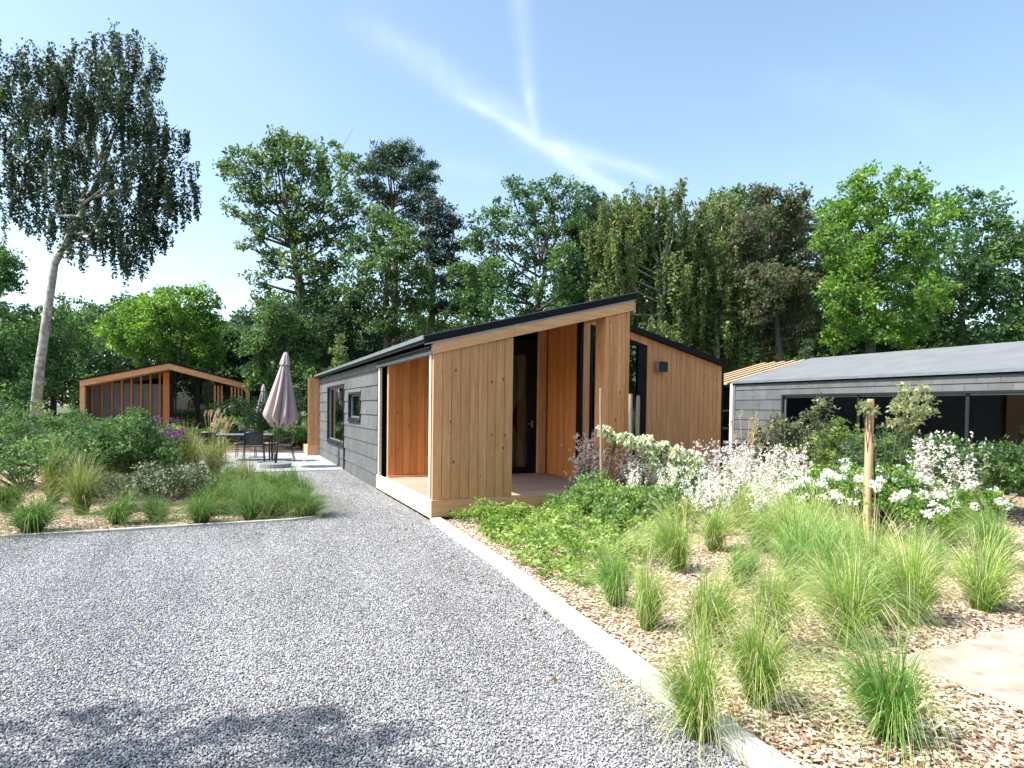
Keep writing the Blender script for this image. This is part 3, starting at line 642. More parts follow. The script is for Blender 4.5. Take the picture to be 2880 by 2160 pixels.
make_chair('armchair at the left end of the patio table, half hidden by grasses', (-3.1, 10.4, z0), radians(155))
make_table('garden table in front of the slate cabin, mostly hidden by white flowers', (10.15, 4.9, 0), radians(85), 1.3, .8)
make_chair('dark armchair left of the table by the slate cabin, hidden behind the flowers', (9.45, 4.5, 0), radians(95))
make_chair('dark armchair right of the table by the slate cabin, hidden behind the shrubs', (10.3, 4.0, 0), radians(185))

# ------------------------------------------------------------------ trees
GREEN = dict(hang=[(.035, .06, .035), (.05, .08, .04), (.07, .10, .045), (.03, .05, .032)], oak=[(.05, .085, .028), (.075, .115, .032), (.11, .14, .035), (.036, .065, .026)], mid=[(.045, .085, .028), (.07, .12, .035), (.10, .15, .04), (.035, .06, .024)],
             dark=[(.03, .055, .026), (.045, .075, .03), (.06, .09, .03), (.025, .045, .024)], bright=[(.085, .15, .028), (.12, .19, .03), (.15, .22, .04), (.06, .11, .025)],
             birch=[(.08, .105, .034), (.115, .135, .042), (.15, .165, .05), (.06, .082, .032)], brown=[(.085, .085, .045), (.11, .105, .055), (.07, .09, .038), (.08, .07, .045)],
             pine=[(.03, .055, .032), (.045, .07, .035), (.06, .085, .035), (.025, .042, .03)], navy=[(.022, .04, .03), (.03, .05, .034), (.045, .062, .035), (.02, .033, .027)],
             pale=[(.10, .14, .065), (.13, .17, .08), (.08, .12, .055), (.06, .09, .045)])
DENS = 2.3
def clump_pts(blobs, D, per, clump_r, cps, hang=0.0, flat=.75):
    """blobs: world (centre, (rx,ry,rz)); clusters sit toward the shell of each blob; each cluster holds `per` leaves"""
    P = []; K = []
    for c, r in blobs:
        r = np.array(r, float); vol = r[0]*r[1]*r[2]; n = max(3, int(DENS*cps*(r[0]*r[2]+r[0]*r[1]+r[1]*r[2])/(clump_r**2)))
        u = rnd_unit(n)*(RNG.uniform(.25, 1, n)**.45)[:, None]; cc = np.array(c)+u*r*(1+RNG.normal(0, .10, (n, 1)))
        rr = clump_r*RNG.uniform(.55, 1.25, n)
        q = RNG.normal(size=(n, per, 3)); q *= (RNG.uniform(0, 1, (n, per))**.42/np.linalg.norm(q, axis=2)*.95)[:, :, None]; q[:, :, 2] *= flat
        if hang:
            tt = RNG.random((n, per)); q[:, :, 0] *= .2+.3*(1-tt); q[:, :, 1] *= .2+.3*(1-tt); q[:, :, 2] = -tt*hang
        q = cc[:, None, :]+q*rr[:, None, None]
        P.append(q.reshape(-1, 3)); K.append(np.repeat(RNG.random(n), per))
    return np.concatenate(P), np.concatenate(K)
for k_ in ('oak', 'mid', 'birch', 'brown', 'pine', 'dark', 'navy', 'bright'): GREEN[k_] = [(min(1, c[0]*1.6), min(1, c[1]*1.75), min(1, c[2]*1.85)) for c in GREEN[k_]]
def leafcols(k, pal, jit=.25):
    pal = np.array(pal); n = len(k); i = (k*len(pal)).astype(int) % len(pal); j = (RNG.random(n) < .3); i[j] = RNG.integers(0, len(pal), j.sum())
    return np.clip(pal[i]*RNG.uniform(1-jit, 1+jit, (n, 1))*RNG.uniform(.93, 1.07, (n, 3)), 0, 1)
def tree(name, label, cat, base_px, D, blobs, pal, leaf=.15, per=55, clump=.45, cps=.9, trunk=.22, bark='bark', depth=1.0, hang=0, droop=.15, flat=.75, width=.55, group=None, lean=0, split=.35, m='leaf', jd=1.0, zbase=-.03, keep=1.0, up=0.0, limbs=True):
    """blobs in picture units (x, y, rx[, ry]) are turned into real spheres D metres away"""
    W = []
    for bl in blobs:
        px, py, rx = bl[:3]; ry = bl[3] if len(bl) > 3 else rx
        dd = D+random.uniform(-1, 1)*rx*D/F*jd; c = at(px, py, dd); W.append((c, (rx*dd/F, rx*dd/F*depth, ry*dd/F)))
    g = at(base_px, 1300, D); base = np.array([g[0], g[1], zbase])
    e = empty(name, tuple(base), 0, label, cat, group)
    P, k = clump_pts(W, D, per, clump, cps, hang, flat)
    if keep < 1: s_ = RNG.random(len(P)) < keep; P, k = P[s_], k[s_]
    V = leaf_quads(P-base, leaf, width, droop, 1.0, up)
    # trunk and limbs
    b = MB(); tops = sorted(W, key=lambda q: -q[0][2]); top = tops[0][0]-base; cen = np.mean([q[0] for q in W], 0)-base
    spz = max(.8, top[2]*split); fork = np.array([cen[0]*.25, cen[1]*.25, spz]); hi = np.array([top[0]*.55+cen[0]*.45, top[1]*.55, top[2]*.9])
    trunk_line = [np.zeros(3), np.array([fork[0]*.35+lean, fork[1]*.4, spz*.45]), fork, (fork+hi)/2+np.array([random.uniform(-.3, .3), 0, 0]), hi]
    b.tube(trunk_line, [trunk*1.25, trunk, trunk*.85, trunk*.5, trunk*.12], 10)
    if limbs:
        for c, r in W:
            c = c-base; t_ = np.clip((c[2]-spz)/(max(hi[2]-spz, .1)), 0, 1)*.62; s0 = fork+(hi-fork)*t_
            if c[2] < spz: s0 = np.array([0, 0, c[2]*.8])
            mid = (s0+c)/2+np.array([0, 0, -.12*np.linalg.norm(c-s0)])+RNG.normal(0, .12, 3)
            tr_ = trunk*(.42-.25*t_); b.tube([s0, mid, c], [tr_, tr_*.65, tr_*.25], 6)
            for q in range(3):
                tip = c+RNG.normal(0, .55, 3)*np.array(r); b.tube([mid*.5+c*.5, (mid*.5+c*.5)*.4+tip*.6+RNG.normal(0, .06, 3), tip], [tr_*.35, tr_*.2, tr_*.08], 4)
    b.build('trunk', M[bark], e, smooth=True)
    quads('crown', V, leafcols(k, GREEN[pal]), M[m], e)
    return e

tree('oak_tree', 'tall loose branched oak on the left, tallest of the trees behind the parasols', 'tree', 872, 30,
     [(772, 395, 40, 28), (800, 430, 60), (700, 455, 52), (645, 478, 32), (690, 520, 45), (860, 440, 55), (935, 455, 60), (1000, 462, 30), (770, 520, 75), (860, 540, 75), (700, 590, 42), (650, 585, 18), (950, 555, 62), (720, 655, 34), (785, 640, 55), (870, 640, 60), (690, 685, 22), (950, 660, 60), (760, 735, 45), (720, 790, 28), (840, 745, 50), (1000, 580, 35), (930, 760, 60), (990, 700, 40), (775, 850, 40), (730, 840, 24)],
     'oak', leaf=.17, per=46, clump=.42, cps=.62, trunk=.27, split=.42, droop=.1, lean=.2)
tree('pine_tree', 'dark pine with flat layered crown rising between the oak and the middle trees', 'tree', 1105, 34,
     [(1080, 415, 34, 14), (1140, 425, 50, 22), (1100, 455, 62, 20), (1190, 468, 38, 18), (1210, 495, 28, 14), (1040, 478, 45, 20), (1150, 500, 50, 16), (1040, 525, 45, 20), (1170, 535, 48, 16), (1085, 560, 45, 14), (1150, 585, 52, 15), (1060, 610, 45, 15), (1120, 640, 50, 18)],
     'pine', leaf=.20, per=70, clump=.45, cps=1.1, trunk=.2, bark='pinebark', width=.30, m='needle', flat=.5, split=.62, jd=.6)
tree('pine_tree', 'dark blue green pine with drooping tiers, just right of the flat topped pine', 'tree', 1205, 32,
     [(1200, 560, 35, 14), (1235, 585, 42, 16), (1190, 610, 40, 14), (1255, 620, 42, 13), (1288, 628, 22, 9), (1225, 655, 50, 15), (1275, 690, 40, 14), (1185, 690, 40, 16), (1240, 725, 55, 17), (1290, 760, 32, 14), (1200, 770, 50, 18), (1255, 800, 50, 18), (1215, 850, 48, 20), (1270, 870, 40, 18)],
     'navy', leaf=.20, per=70, clump=.45, cps=1.2, trunk=.18, bark='pinebark', width=.30, m='needle', flat=.5, split=.6, jd=.6)
tree('broadleaf_tree', 'olive green tree in front of the two pines, its crown below their tops', 'tree', 1085, 28,
     [(1080, 640, 55), (1140, 690, 55), (1030, 700, 60), (1100, 740, 65), (1010, 780, 60), (1180, 770, 42), (1120, 820, 65), (1040, 860, 65), (1180, 850, 45), (1100, 910, 60), (1170, 930, 50)],
     'oak', leaf=.16, per=50, clump=.42, cps=.72, trunk=.2)
tree('broadleaf_tree', 'dense green tree under the oak, between it and the main cabin roof', 'tree', 940, 29,
     [(880, 830, 60), (950, 850, 60), (1000, 870, 50), (860, 910, 60), (930, 930, 60), (1010, 950, 60), (1080, 960, 50), (870, 990, 60), (960, 1010, 55), (1060, 1030, 50)],
     'dark', leaf=.15, per=55, clump=.42, cps=.95, trunk=.18, split=.2)
tree('broadleaf_tree', 'leafy light green tree behind the nearer parasol', 'tree', 800, 27,
     [(780, 880, 45), (740, 930, 42), (820, 930, 50), (770, 985, 55), (715, 990, 36), (850, 1010, 50), (790, 1050, 60), (730, 1060, 45), (860, 1080, 50)],
     'mid', leaf=.14, per=55, clump=.36, cps=1.0, trunk=.14, split=.2)
tree('maple_tree', 'airy light green tree left of the birches, above the cabin ridge', 'tree', 1480, 30,
     [(1440, 545, 36), (1500, 555, 42), (1560, 540, 40), (1612, 522, 24), (1605, 565, 38), (1400, 590, 42), (1470, 620, 50), (1545, 620, 50), (1350, 640, 36), (1610, 650, 40), (1420, 680, 50), (1330, 700, 40), (1500, 710, 50), (1580, 720, 45), (1300, 770, 42), (1380, 770, 50), (1460, 790, 50), (1540, 800, 48), (1310, 850, 48), (1390, 860, 50), (1600, 810, 45), (1290, 910, 40), (1470, 860, 50), (1340, 940, 48)],
     'mid', leaf=.16, per=44, clump=.42, cps=.72, trunk=.2, split=.35)
tree('broadleaf_tree', 'deep green small tree in the gap between the airy tree and the first birch', 'tree', 1660, 31,
     [(1655, 560, 38), (1690, 620, 42), (1640, 660, 45), (1680, 720, 50), (1620, 780, 50), (1700, 800, 50), (1650, 860, 50)], 'dark', leaf=.16, per=50, clump=.42, cps=.95, trunk=.16)
tree('birch_tree', 'weeping birch with drooping olive foliage, first of the birches from the left', 'tree', 1850, 29,
     [(1912, 520, 24, 22), (1850, 550, 45), (1770, 560, 48), (1720, 570, 32), (1900, 580, 48), (1800, 620, 60), (1880, 660, 60), (1740, 660, 50), (1820, 720, 65), (1900, 750, 60), (1740, 760, 55), (1830, 830, 65), (1780, 860, 60), (1910, 850, 60), (1850, 930, 65), (1900, 1000, 60), (1680, 640, 40), (1700, 720, 45), (1950, 640, 40), (1690, 820, 45)],
     'birch', leaf=.155, per=75, clump=.42, cps=1.1, trunk=.16, bark='birchbark', hang=3.0, droop=.9, width=.5)
tree('birch_tree', 'weeping birch beside the brown leaved tree, second of the birches from the left', 'tree', 2010, 30,
     [(2030, 560, 32, 26), (1990, 590, 42), (2060, 610, 36), (1970, 660, 52), (2040, 690, 50), (1990, 760, 58), (2060, 790, 50), (1990, 860, 60), (2050, 900, 60), (1970, 950, 60), (2040, 1010, 60), (2080, 960, 50), (2095, 640, 36), (2100, 720, 42), (1940, 720, 45)],
     'birch', leaf=.155, per=75, clump=.42, cps=1.1, trunk=.15, bark='birchbark', hang=3.0, droop=.9, width=.5)
tree('beech_tree', 'brown olive tree with thin twiggy top between the birches and the bright green tree', 'tree', 2190, 29,
     [(2143, 545, 34, 26), (2180, 570, 44), (2230, 560, 38), (2120, 620, 45), (2200, 640, 56), (2270, 620, 38), (2140, 710, 55), (2230, 720, 58), (2170, 800, 62), (2260, 810, 52), (2130, 880, 60), (2220, 890, 60), (2180, 960, 60), (2270, 930, 50), (2290, 700, 40), (2085, 680, 36), (2090, 780, 45), (2300, 780, 45)],
     'brown', leaf=.16, per=55, clump=.42, cps=1.0, trunk=.18, droop=.35)
tree('broadleaf_tree', 'bright green tall tree at the right edge above the slate cabin', 'tree', 2440, 27,
     [(2440, 510, 45), (2390, 545, 45), (2350, 600, 48), (2480, 560, 60), (2410, 630, 60), (2330, 670, 45), (2470, 680, 60), (2380, 730, 60), (2460, 780, 60), (2350, 820, 55), (2420, 860, 60), (2370, 920, 60), (2460, 930, 60), (2560, 520, 60), (2600, 620, 70), (2560, 720, 65), (2600, 820, 70), (2550, 900, 70)],
     'bright', leaf=.16, per=52, clump=.42, cps=.8, trunk=.24)
tree('broadleaf_tree', 'bright green young tree at the left edge above the far cabin', 'tree', 500, 33,
     [(470, 835, 38, 32), (555, 815, 34, 28), (515, 850, 46), (430, 870, 45), (590, 865, 34), (480, 910, 55), (560, 915, 50), (420, 940, 50), (610, 925, 28), (510, 980, 60), (440, 1010, 50), (590, 985, 40), (380, 880, 45), (370, 960, 50), (330, 920, 40), (560, 1030, 50)],
     'bright', leaf=.16, per=55, clump=.42, cps=1.0, trunk=.13, split=.25)
# weeping birch hanging into the picture from the left, close
tree('birch_tree', 'dark weeping birch hanging in from the top left corner, with pale leaning trunk', 'tree', 90, 21,
     [(340, 300, 110, 80), (430, 340, 60, 40), (500, 350, 34, 26), (450, 430, 60, 40), (530, 440, 26, 22), (380, 460, 90, 60), (500, 510, 50, 34), (555, 530, 22, 18), (430, 560, 70, 50), (350, 600, 90, 60), (520, 560, 32, 24), (440, 640, 45, 34), (380, 690, 60, 30), (250, 200, 130, 90), (150, 330, 120, 90), (240, 470, 110, 80), (130, 560, 110, 80), (60, 200, 120, 90), (250, 640, 90, 50), (20, 420, 110, 90), (360, 150, 100, 70)],
     'hang', leaf=.10, per=78, clump=.32, cps=.72, trunk=.14, bark='birchbark', hang=3.0, droop=.9, width=.6, split=.45, jd=1.3)

def free_tree(name, label, loc, blobs, pal, leaf, per, clump, cps, r, bark='bark'):
    e = empty(name, loc, 0, label, 'tree'); b = MB(); top = max(c[2] for c, q in blobs)
    b.tube([(0, 0, 0), (.05, 0, top*.5), (0, .1, top)], [r, r*.8, r*.2], 10)
    for c, q in blobs: b.tube([(0, 0, c[2]*.6), np.array(c)*np.array([.5, .5, .85]), c], [r*.35, r*.2, r*.08], 6)
    b.build('trunk', M[bark], e, smooth=True); P, k = clump_pts([(np.array(c), q) for c, q in blobs], 0, per, clump, cps); quads('crown', leaf_quads(P, leaf, .55, .1), leafcols(k, GREEN[pal]), M['leaf'], e)
free_tree('broadleaf_tree', 'small tree left of the camera, seen only by the shadow it throws on the gravel', (-7.0, -5.75, 0), [((.0, 0, 5.6), (1.3, .9, .7)), ((.9, .5, 5.2), (.6, .6, .4)), ((-.8, -.4, 5.0), (.7, .6, .5)), ((.2, 1.0, 4.9), (.5, .5, .35))], 'mid', .07, 40, .16, .35, .07)
proto_t = None
for i, (x, y, h, lab) in enumerate(((16, -19, 9, 'tree behind the camera to the right, seen only reflected in the tall window'), (25, -14, 10, 'second broad tree behind the camera to the right, seen only as a reflection'), (33, -22, 11, 'far tree behind the camera to the right, seen only as a reflection'), (-4, -25, 10, 'broad tree straight behind the camera, seen only as a reflection'),
                                    (-11, -23, 10, 'tree behind the camera, reflected in the glazing of the far left cabin'), (-22, -17, 10, 'second tree behind the camera to the left, seen only as a reflection'), (-31, -26, 11, 'third tree behind the camera to the left, seen only as a reflection'))):
    if proto_t is None:
        free_tree('broadleaf_tree', lab, (x, y, 0), [((random.uniform(-3, 3), random.uniform(-2.4, 2.4), random.uniform(2.2, 8.5)), (1.9, 1.9, 1.4)) for _ in range(22)], 'mid', .26, 34, .6, .55, .25); proto_t = COL.objects[-3] if False else [o for o in bpy.data.objects if o.get('label') == lab][0]
        proto_t['group'] = 'trees behind the camera'; c = proto_t
    else: c = copy_tree(proto_t); c.location = (x, y, 0); c['label'] = lab
    c.scale = (h/9.5,)*3; c.rotation_euler = (0, 0, i*1.1)
# backdrop wood: each tree its own thing
back = [(1760, 570, 38, 'mid', 'mid green tree top showing between the dark small tree and the first birch'), (1960, 575, 38, 'birch', 'olive tree top showing between the two birches'), (2095, 560, 38, 'mid', 'green tree top showing between the second birch and the brown tree'),
        (2290, 590, 37, 'mid', 'mid green tree top between the brown tree and the bright green tree'), (1290, 740, 38, 'mid', 'mid green tree left behind the airy light green tree'), (1640, 600, 38, 'mid', 'mid green tree behind the dark small tree'), (150, 860, 45, 'mid', 'green tree far left behind the near birch, left of the bright young tree'), (-60, 700, 40, 'mid', 'dark tree at the far left end of the wood'),
        (1130, 1000, 40, 'mid', 'dark tree closing the gap behind the pines low down'), (1290, 940, 42, 'mid', 'dark tree low behind the airy light green tree'), (1480, 850, 42, 'mid', 'dark tree behind the cabin ridge, left of the fascia end'),
        (1660, 800, 42, 'mid', 'dark tree behind the top corner of the cabin roof'), (1840, 760, 42, 'mid', 'dark tree filling in behind the first birch'), (2010, 760, 42, 'mid', 'dark tree filling in behind the second birch'),
        (2170, 760, 42, 'mid', 'dark tree filling in behind the brown tree'), (2330, 720, 40, 'mid', 'dark tree between the brown tree and the bright right tree'), (2500, 760, 40, 'mid', 'dark tree behind the bright tree, above the slate roof'),
        (2700, 560, 34, 'mid', 'full green tree beyond the right edge, next after the bright green one'), (2880, 640, 34, 'mid', 'dark green tree at the far right end of the wood'), (950, 1010, 42, 'mid', 'dark tree far behind the slate side wall of the main cabin')]
for px, top, D, pal, lab in back:
    bl = []; y = top+50
    while y < 1160:
        wd = 130 if y > top+100 else 90
        for q in range(3): bl.append((px+random.uniform(-wd, wd), y+random.uniform(-20, 20), random.uniform(48, 72)))
        y += 78
    tree('broadleaf_tree', lab, 'tree', px, D, bl, pal, leaf=.24, per=40, clump=.62, cps=.75, trunk=.2, group='trees of the wood behind the cabins', jd=1.5)
# far wooded hill and under-storey
def foliage_band(name, kind, label, cat, pts, pal, leaf, per, clump, m='leaf', **k):
    P = []; K = []
    for c, r in pts:
        p_, k_ = clump_pts([(np.array(c), r)], 0, per, clump, k.get('cps', .9)); P.append(p_); K.append(k_)
    P = np.concatenate(P); K = np.concatenate(K); P[:, 2] = np.maximum(P[:, 2], .01)
    o = quads(name, leaf_quads(P, leaf, .6, .1), leafcols(K, GREEN[pal]), M[m]); return tag(o, label, cat, kind=kind)
pts = []
for px in range(-350, 1000, 26):
    t_ = 905+28*sin(px*.013)+random.uniform(-12, 12)
    for py in range(int(t_), 1110, 42): c = at(px+random.uniform(-10, 10), py, 95+random.uniform(-6, 6)); pts.append((c, (1.6, 1.6, 2.2)))
foliage_band('distant_wood', 'stuff', 'far dark green wooded hillside seen low between the trees on the left', None, pts, 'dark', .5, 26, 1.1)
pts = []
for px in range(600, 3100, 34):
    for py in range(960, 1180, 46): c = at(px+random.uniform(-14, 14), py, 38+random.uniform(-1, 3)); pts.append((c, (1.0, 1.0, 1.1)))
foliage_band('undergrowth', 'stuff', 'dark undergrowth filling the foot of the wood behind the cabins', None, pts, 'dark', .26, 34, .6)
# narrow young conifer poking above the slate roof, and a light one by the wall
tree('conifer_sapling', 'small light green pointed sapling just above the slate cabin roof', 'tree', 2265, 24, [(2268, 960, 8, 10), (2265, 985, 14, 12), (2266, 1010, 20, 12), (2262, 1035, 26, 14)], 'pale', leaf=.1, per=40, clump=.2, cps=1.3, trunk=.04, limbs=False)
tree('conifer_sapling', 'pale young pointed tree above the far end of the slate side wall', 'tree', 955, 22, [(958, 955, 8, 12), (950, 985, 16, 14), (960, 1015, 22, 14), (945, 1045, 28, 16)], 'birch', leaf=.1, per=40, clump=.2, cps=1.3, trunk=.04, limbs=False)

# ------------------------------------------------------------------ shrubs, flowers, grasses
def grass_mesh(n, h, spread, c0, c1, c2, wd=.004, segs=6, bend=.9, dead=.12):
    """tuft of n curved blades leaning one way; colour runs base -> mid -> straw tip, some blades are dead straw"""
    an = RNG.uniform(0, 2*pi, n); dirn = RNG.uniform(0, 2*pi); lobes = RNG.uniform(.75, 1.25, 6)
    hh = h*RNG.uniform(.45, 1.15, n)*lobes[(an/(2*pi)*6).astype(int) % 6]; out = (RNG.uniform(.03, 1, n)**.8)*spread*lobes[(an/(2*pi)*6+.5).astype(int) % 6]; r0 = RNG.uniform(0, .055, n)*(spread/.35)
    t = np.linspace(0, 1, segs+1)[None, :]; fl = (RNG.random(n) < .25)[:, None]
    rad = r0[:, None]+out[:, None]*(t**1.6)*(1+.5*fl); z = hh[:, None]*(t-(.22+.62*bend*(out/spread)[:, None]**1.6+.2*fl)*t**2.8)
    sw = RNG.normal(0, .07, n)[:, None]*t**2; ln = RNG.uniform(.08, .26)*h
    x = np.cos(an)[:, None]*rad-np.sin(an)[:, None]*sw+ln*cos(dirn)*t**2; y = np.sin(an)[:, None]*rad+np.cos(an)[:, None]*sw+ln*sin(dirn)*t**2; z = np.maximum(z, .004+.02*RNG.random((n, 1)))
    C = np.stack([x, y, z], 2)
    tw = RNG.uniform(0, 2*pi, n); side = np.stack([np.cos(tw), np.sin(tw), np.zeros(n)], 1)[:, None, :]; wv = (wd*(1-.85*t))[:, :, None]*side
    L = C-wv; R_ = C+wv
    V = np.stack([L[:, :-1], R_[:, :-1], R_[:, 1:], L[:, 1:]], 2).reshape(-1, 4, 3)
    tm = ((t[:, :-1]+t[:, 1:])/2)[:, :, None]; j = RNG.uniform(.7, 1.25, (n, 1, 1)); str_ = RNG.random((n, 1, 1))
    a, b_, c_ = (np.array(q)[None, None, :] for q in (c0, c1, c2)); k1 = np.clip(tm*2, 0, 1); k2 = np.clip(tm*2.0-1.25+.9*(str_-.5), 0, 1)
    k2 = np.where(RNG.random((n, 1, 1)) < dead, np.clip(k2+.8, 0, 1), k2)
    col = (a*(1-k1)+b_*k1)*(1-k2)+c_*k2; return V, np.clip((col*j).reshape(-1, 3), 0, 1)
def tuft_proto(kind, k):
    if kind == 'feather': V, C = grass_mesh(950, .60, .30, (.14, .30, .03), (.26, .41, .07), (.80, .70, .45), wd=.0019, bend=.8)
    elif kind == 'feather_green': V, C = grass_mesh(1000, .54, .31, (.09, .25, .03), (.19, .38, .08), (.50, .52, .25), wd=.002, bend=1.0)
    elif kind == 'sedge': V, C = grass_mesh(850, .46, .40, (.05, .12, .025), (.10, .20, .045), (.26, .33, .11), wd=.0026, bend=1.0)
    elif kind == 'tall': V, C = grass_mesh(700, .95, .48, (.08, .14, .03), (.20, .27, .07), (.45, .42, .20), wd=.004, bend=.8)
    return V, C
PROT = {}
for kd in ('feather', 'feather_green', 'sedge', 'tall'):
    for v in range(6):
        V, C = tuft_proto(kd, v); o = quads('grass_tuft', V, C, M['grass']); PROT[(kd, v)] = o.data; bpy.data.objects.remove(o)
cnt = [0]
def tuft(kind, pos, sc, label, group, rz=None):
    cnt[0] += 1; o = bpy.data.objects.new('grass_tuft', PROT[(kind, cnt[0] % 6)]); COL.objects.link(o)
    o.location = (pos[0], pos[1], pos[2] if len(pos) > 2 else .005); o.rotation_euler = (0, 0, rz if rz is not None else random.uniform(0, 6.28)); s = sc*(1.36 if 'feather' in kind else 1.6 if kind == 'sedge' else 1.25); s *= random.uniform(.88, 1.12); o.scale = (s*random.uniform(.85, 1.2), s*random.uniform(.85, 1.15), s*random.uniform(.85, 1.15))
    return tag(o, label, 'ornamental grass', group)
G1 = 'feather grass tufts in the right bed'
FG = [(1734, 1707, 1.0, 'feather_green', 'feather grass tuft at the lower edge of the leafy ground cover'),
      (1820, 1776, .72, 'feather', 'small feather grass tuft with blue green strands, nearest the curb of the lower ones'),
      (1992, 1822, .95, 'feather', 'yellow green feather grass tuft low in the bed, alone on the wood chips'),
      (1905, 1612, .95, 'feather', 'feather grass tuft with straw tips right of the ground cover, leaning left'),
      (1860, 1560, .9, 'feather_green', 'feather grass tuft merging with the right side of the ground cover'),
      (2009, 1553, 1.0, 'feather', 'straw tipped fan shaped feather grass tuft in front of the white flowers'),
      (2084, 1655, .85, 'feather_green', 'drooping green feather grass tuft in the middle of the bed'),
      (2135, 1552, 1.05, 'feather_green', 'broad green feather grass tuft behind the middle of the bed'),
      
      (2165, 1830, .95, 'feather', 'pale tipped feather grass tuft at the bottom centre of the bed'),
      (2256, 1668, 1.35, 'feather_green', 'largest upright green feather grass tuft, right of centre'),
      (2330, 1700, 1.1, 'feather_green', 'blue green feather grass tuft hugging the largest one from the right'),
      (2290, 1560, 1.15, 'feather', 'pale feather grass tuft behind the largest green one'),
      (2377, 1822, 1.1, 'feather', 'feather grass tuft beside the stone path, near the right edge'),
      (2451, 1690, 1.15, 'feather', 'dense feather grass tuft at the right edge of the bed'),
      (2400, 1610, 1.1, 'feather_green', 'feather grass tuft between the right edge and the white phlox'),
      (2200, 1500, 1.0, 'feather', 'straw coloured feather grass tuft just below the white flower band'),
      (2080, 1490, .95, 'feather', 'pale feather grass tuft at the foot of the white gaura'),
      (1930, 1500, .85, 'feather', 'wispy feather grass tuft between the ground cover and the gaura'),
      (2340, 1560, .8, 'feather', 'feather grass tuft directly under the white phlox'),
      (2448, 1455, 1.15, 'feather_green', 'tall green grass tuft hiding the foot of the thick stake'),
      (2560, 1760, 1.1, 'feather', 'feather grass tuft beyond the right edge beside the stone path'),
      (2620, 1620, 1.1, 'feather_green', 'feather grass tuft beyond the right edge, farther back'),
      (2760, 1720, 1.1, 'feather', 'feather grass tuft at the far right of the bed'),
      (2130, 1990, 1.0, 'feather', 'feather grass tuft below the stone path, near the curb'),
      (2500, 2080, 1.1, 'feather_green', 'feather grass tuft below the stone path, far right'),
      (1960, 2080, .8, 'feather', 'short feather grass tuft below the path, closest to the camera')]
FG += [(2040, 1470, .8, 'feather', 'pale wispy tuft behind the fan shaped grass, under the gaura'), (2270, 1480, .95, 'feather', 'straw tipped tuft between the gaura band and the phlox'), (2225, 1590, 1.0, 'feather', 'pale tuft left behind the largest green grass'),
        (2370, 1640, 1.1, 'feather', 'tall pale tuft between the largest grass and the right edge'), 
        (2430, 1760, 1.0, 'feather_green', 'green tuft between the stone path and the right edge'), (2110, 1500, .9, 'feather', 'pale tuft in front of the yellow green perennials'), (2660, 1540, 1.1, 'feather', 'pale tuft beyond the right edge under the shrubs'), (2800, 1600, 1.1, 'feather_green', 'green tuft far beyond the right edge')]
for px, py, sc, kd, lab in FG:
    p = onz(px, py); tuft(kd, (p[0], p[1]), sc, lab, G1)
G2 = 'sedge tufts in the left bed'
LG = [(862, 1455, .78, 'sedge', 'green sedge tuft at the front right corner of the left bed'), (810, 1425, .85, 'sedge', 'green sedge tuft just behind the corner one of the left bed'),
      (706, 1466, .82, 'sedge', 'green sedge tuft at the middle of the left bed front edge'), (760, 1400, .9, 'sedge', 'sedge tuft behind the middle front one of the left bed'),
      (640, 1445, .85, 'sedge', 'sedge tuft left of the middle front one, over the wood chips'), (566, 1474, .72, 'sedge', 'dark low sedge tuft at the front of the bed under the shrub'),
      (700, 1390, .72, 'tall', 'pale grass in the centre of the left bed'), (600, 1350, 1.05, 'tall', 'tall arching yellow green grass behind the grey leaved shrub'),
       (570, 1400, .8, 'sedge', 'sedge tuft between the grey leaved shrub and the tall grass'),
      (545, 1310, .9, 'tall', 'tall light green grass left of the patio chairs'), 
      (815, 1375, .75, 'sedge', 'sedge tuft at the edge of the gravel path near the patio'), (500, 1290, .9, 'tall', 'yellow green grass behind the grey leaved shrub on the left'),
      (440, 1470, .7, 'sedge', 'dark sedge tuft at the left edge of the picture'), (330, 1475, .9, 'sedge', 'sedge tuft beyond the left edge near the gravel'), (230, 1450, .9, 'tall', 'tall grass beyond the left edge'), (90, 1500, .95, 'sedge', 'sedge tuft at the far left end of the bed')]
LG += [(620, 1395, .95, 'sedge', 'sedge tuft in the second row, left of centre of the left bed'), (690, 1415, .9, 'sedge', 'sedge tuft in the second row, centre of the left bed'), (850, 1405, .8, 'sedge', 'sedge tuft by the gravel path, behind the corner tuft'), 
       (730, 1430, .8, 'sedge', 'sedge tuft between the front and second rows, right of centre'), (530, 1360, 1.0, 'tall', 'tall grass rising behind the silver leaved shrub'), (600, 1450, .85, 'sedge', 'sedge tuft at the front edge, right of the dark low one'), (670, 1440, .8, 'sedge', 'sedge tuft close behind the middle front tuft'), (760, 1450, .75, 'sedge', 'sedge tuft at the front edge between middle and corner'), (740, 1370, .7, 'sedge', 'sedge tuft in the third row before the patio'), (800, 1450, .8, 'sedge', 'sedge tuft at the front edge just left of the corner tuft'), (640, 1360, .8, 'sedge', 'sedge tuft in the third row, left of centre'), (590, 1310, .75, 'tall', 'light grass right of the back of the left bed'), (800, 1400, .8, 'sedge', 'sedge tuft in the second row near the path'), (510, 1380, .8, 'sedge', 'sedge tuft behind the silver leaved shrub'),
       (480, 1320, .9, 'tall', 'tall yellow green grass in the back of the left bed'), (150, 1420, 1.0, 'tall', 'tall grass by the birch trunk'), (20, 1440, 1.0, 'sedge', 'sedge tuft left of the birch trunk'), (270, 1380, 1.0, 'tall', 'tall grass right of the birch trunk'), (380, 1400, 1.0, 'tall', 'tall grass just beyond the left edge')]
for px, py, sc, kd, lab in LG:
    p = onz(px, py); tuft(kd, (p[0], max(p[1], .82)), sc, lab, G2)
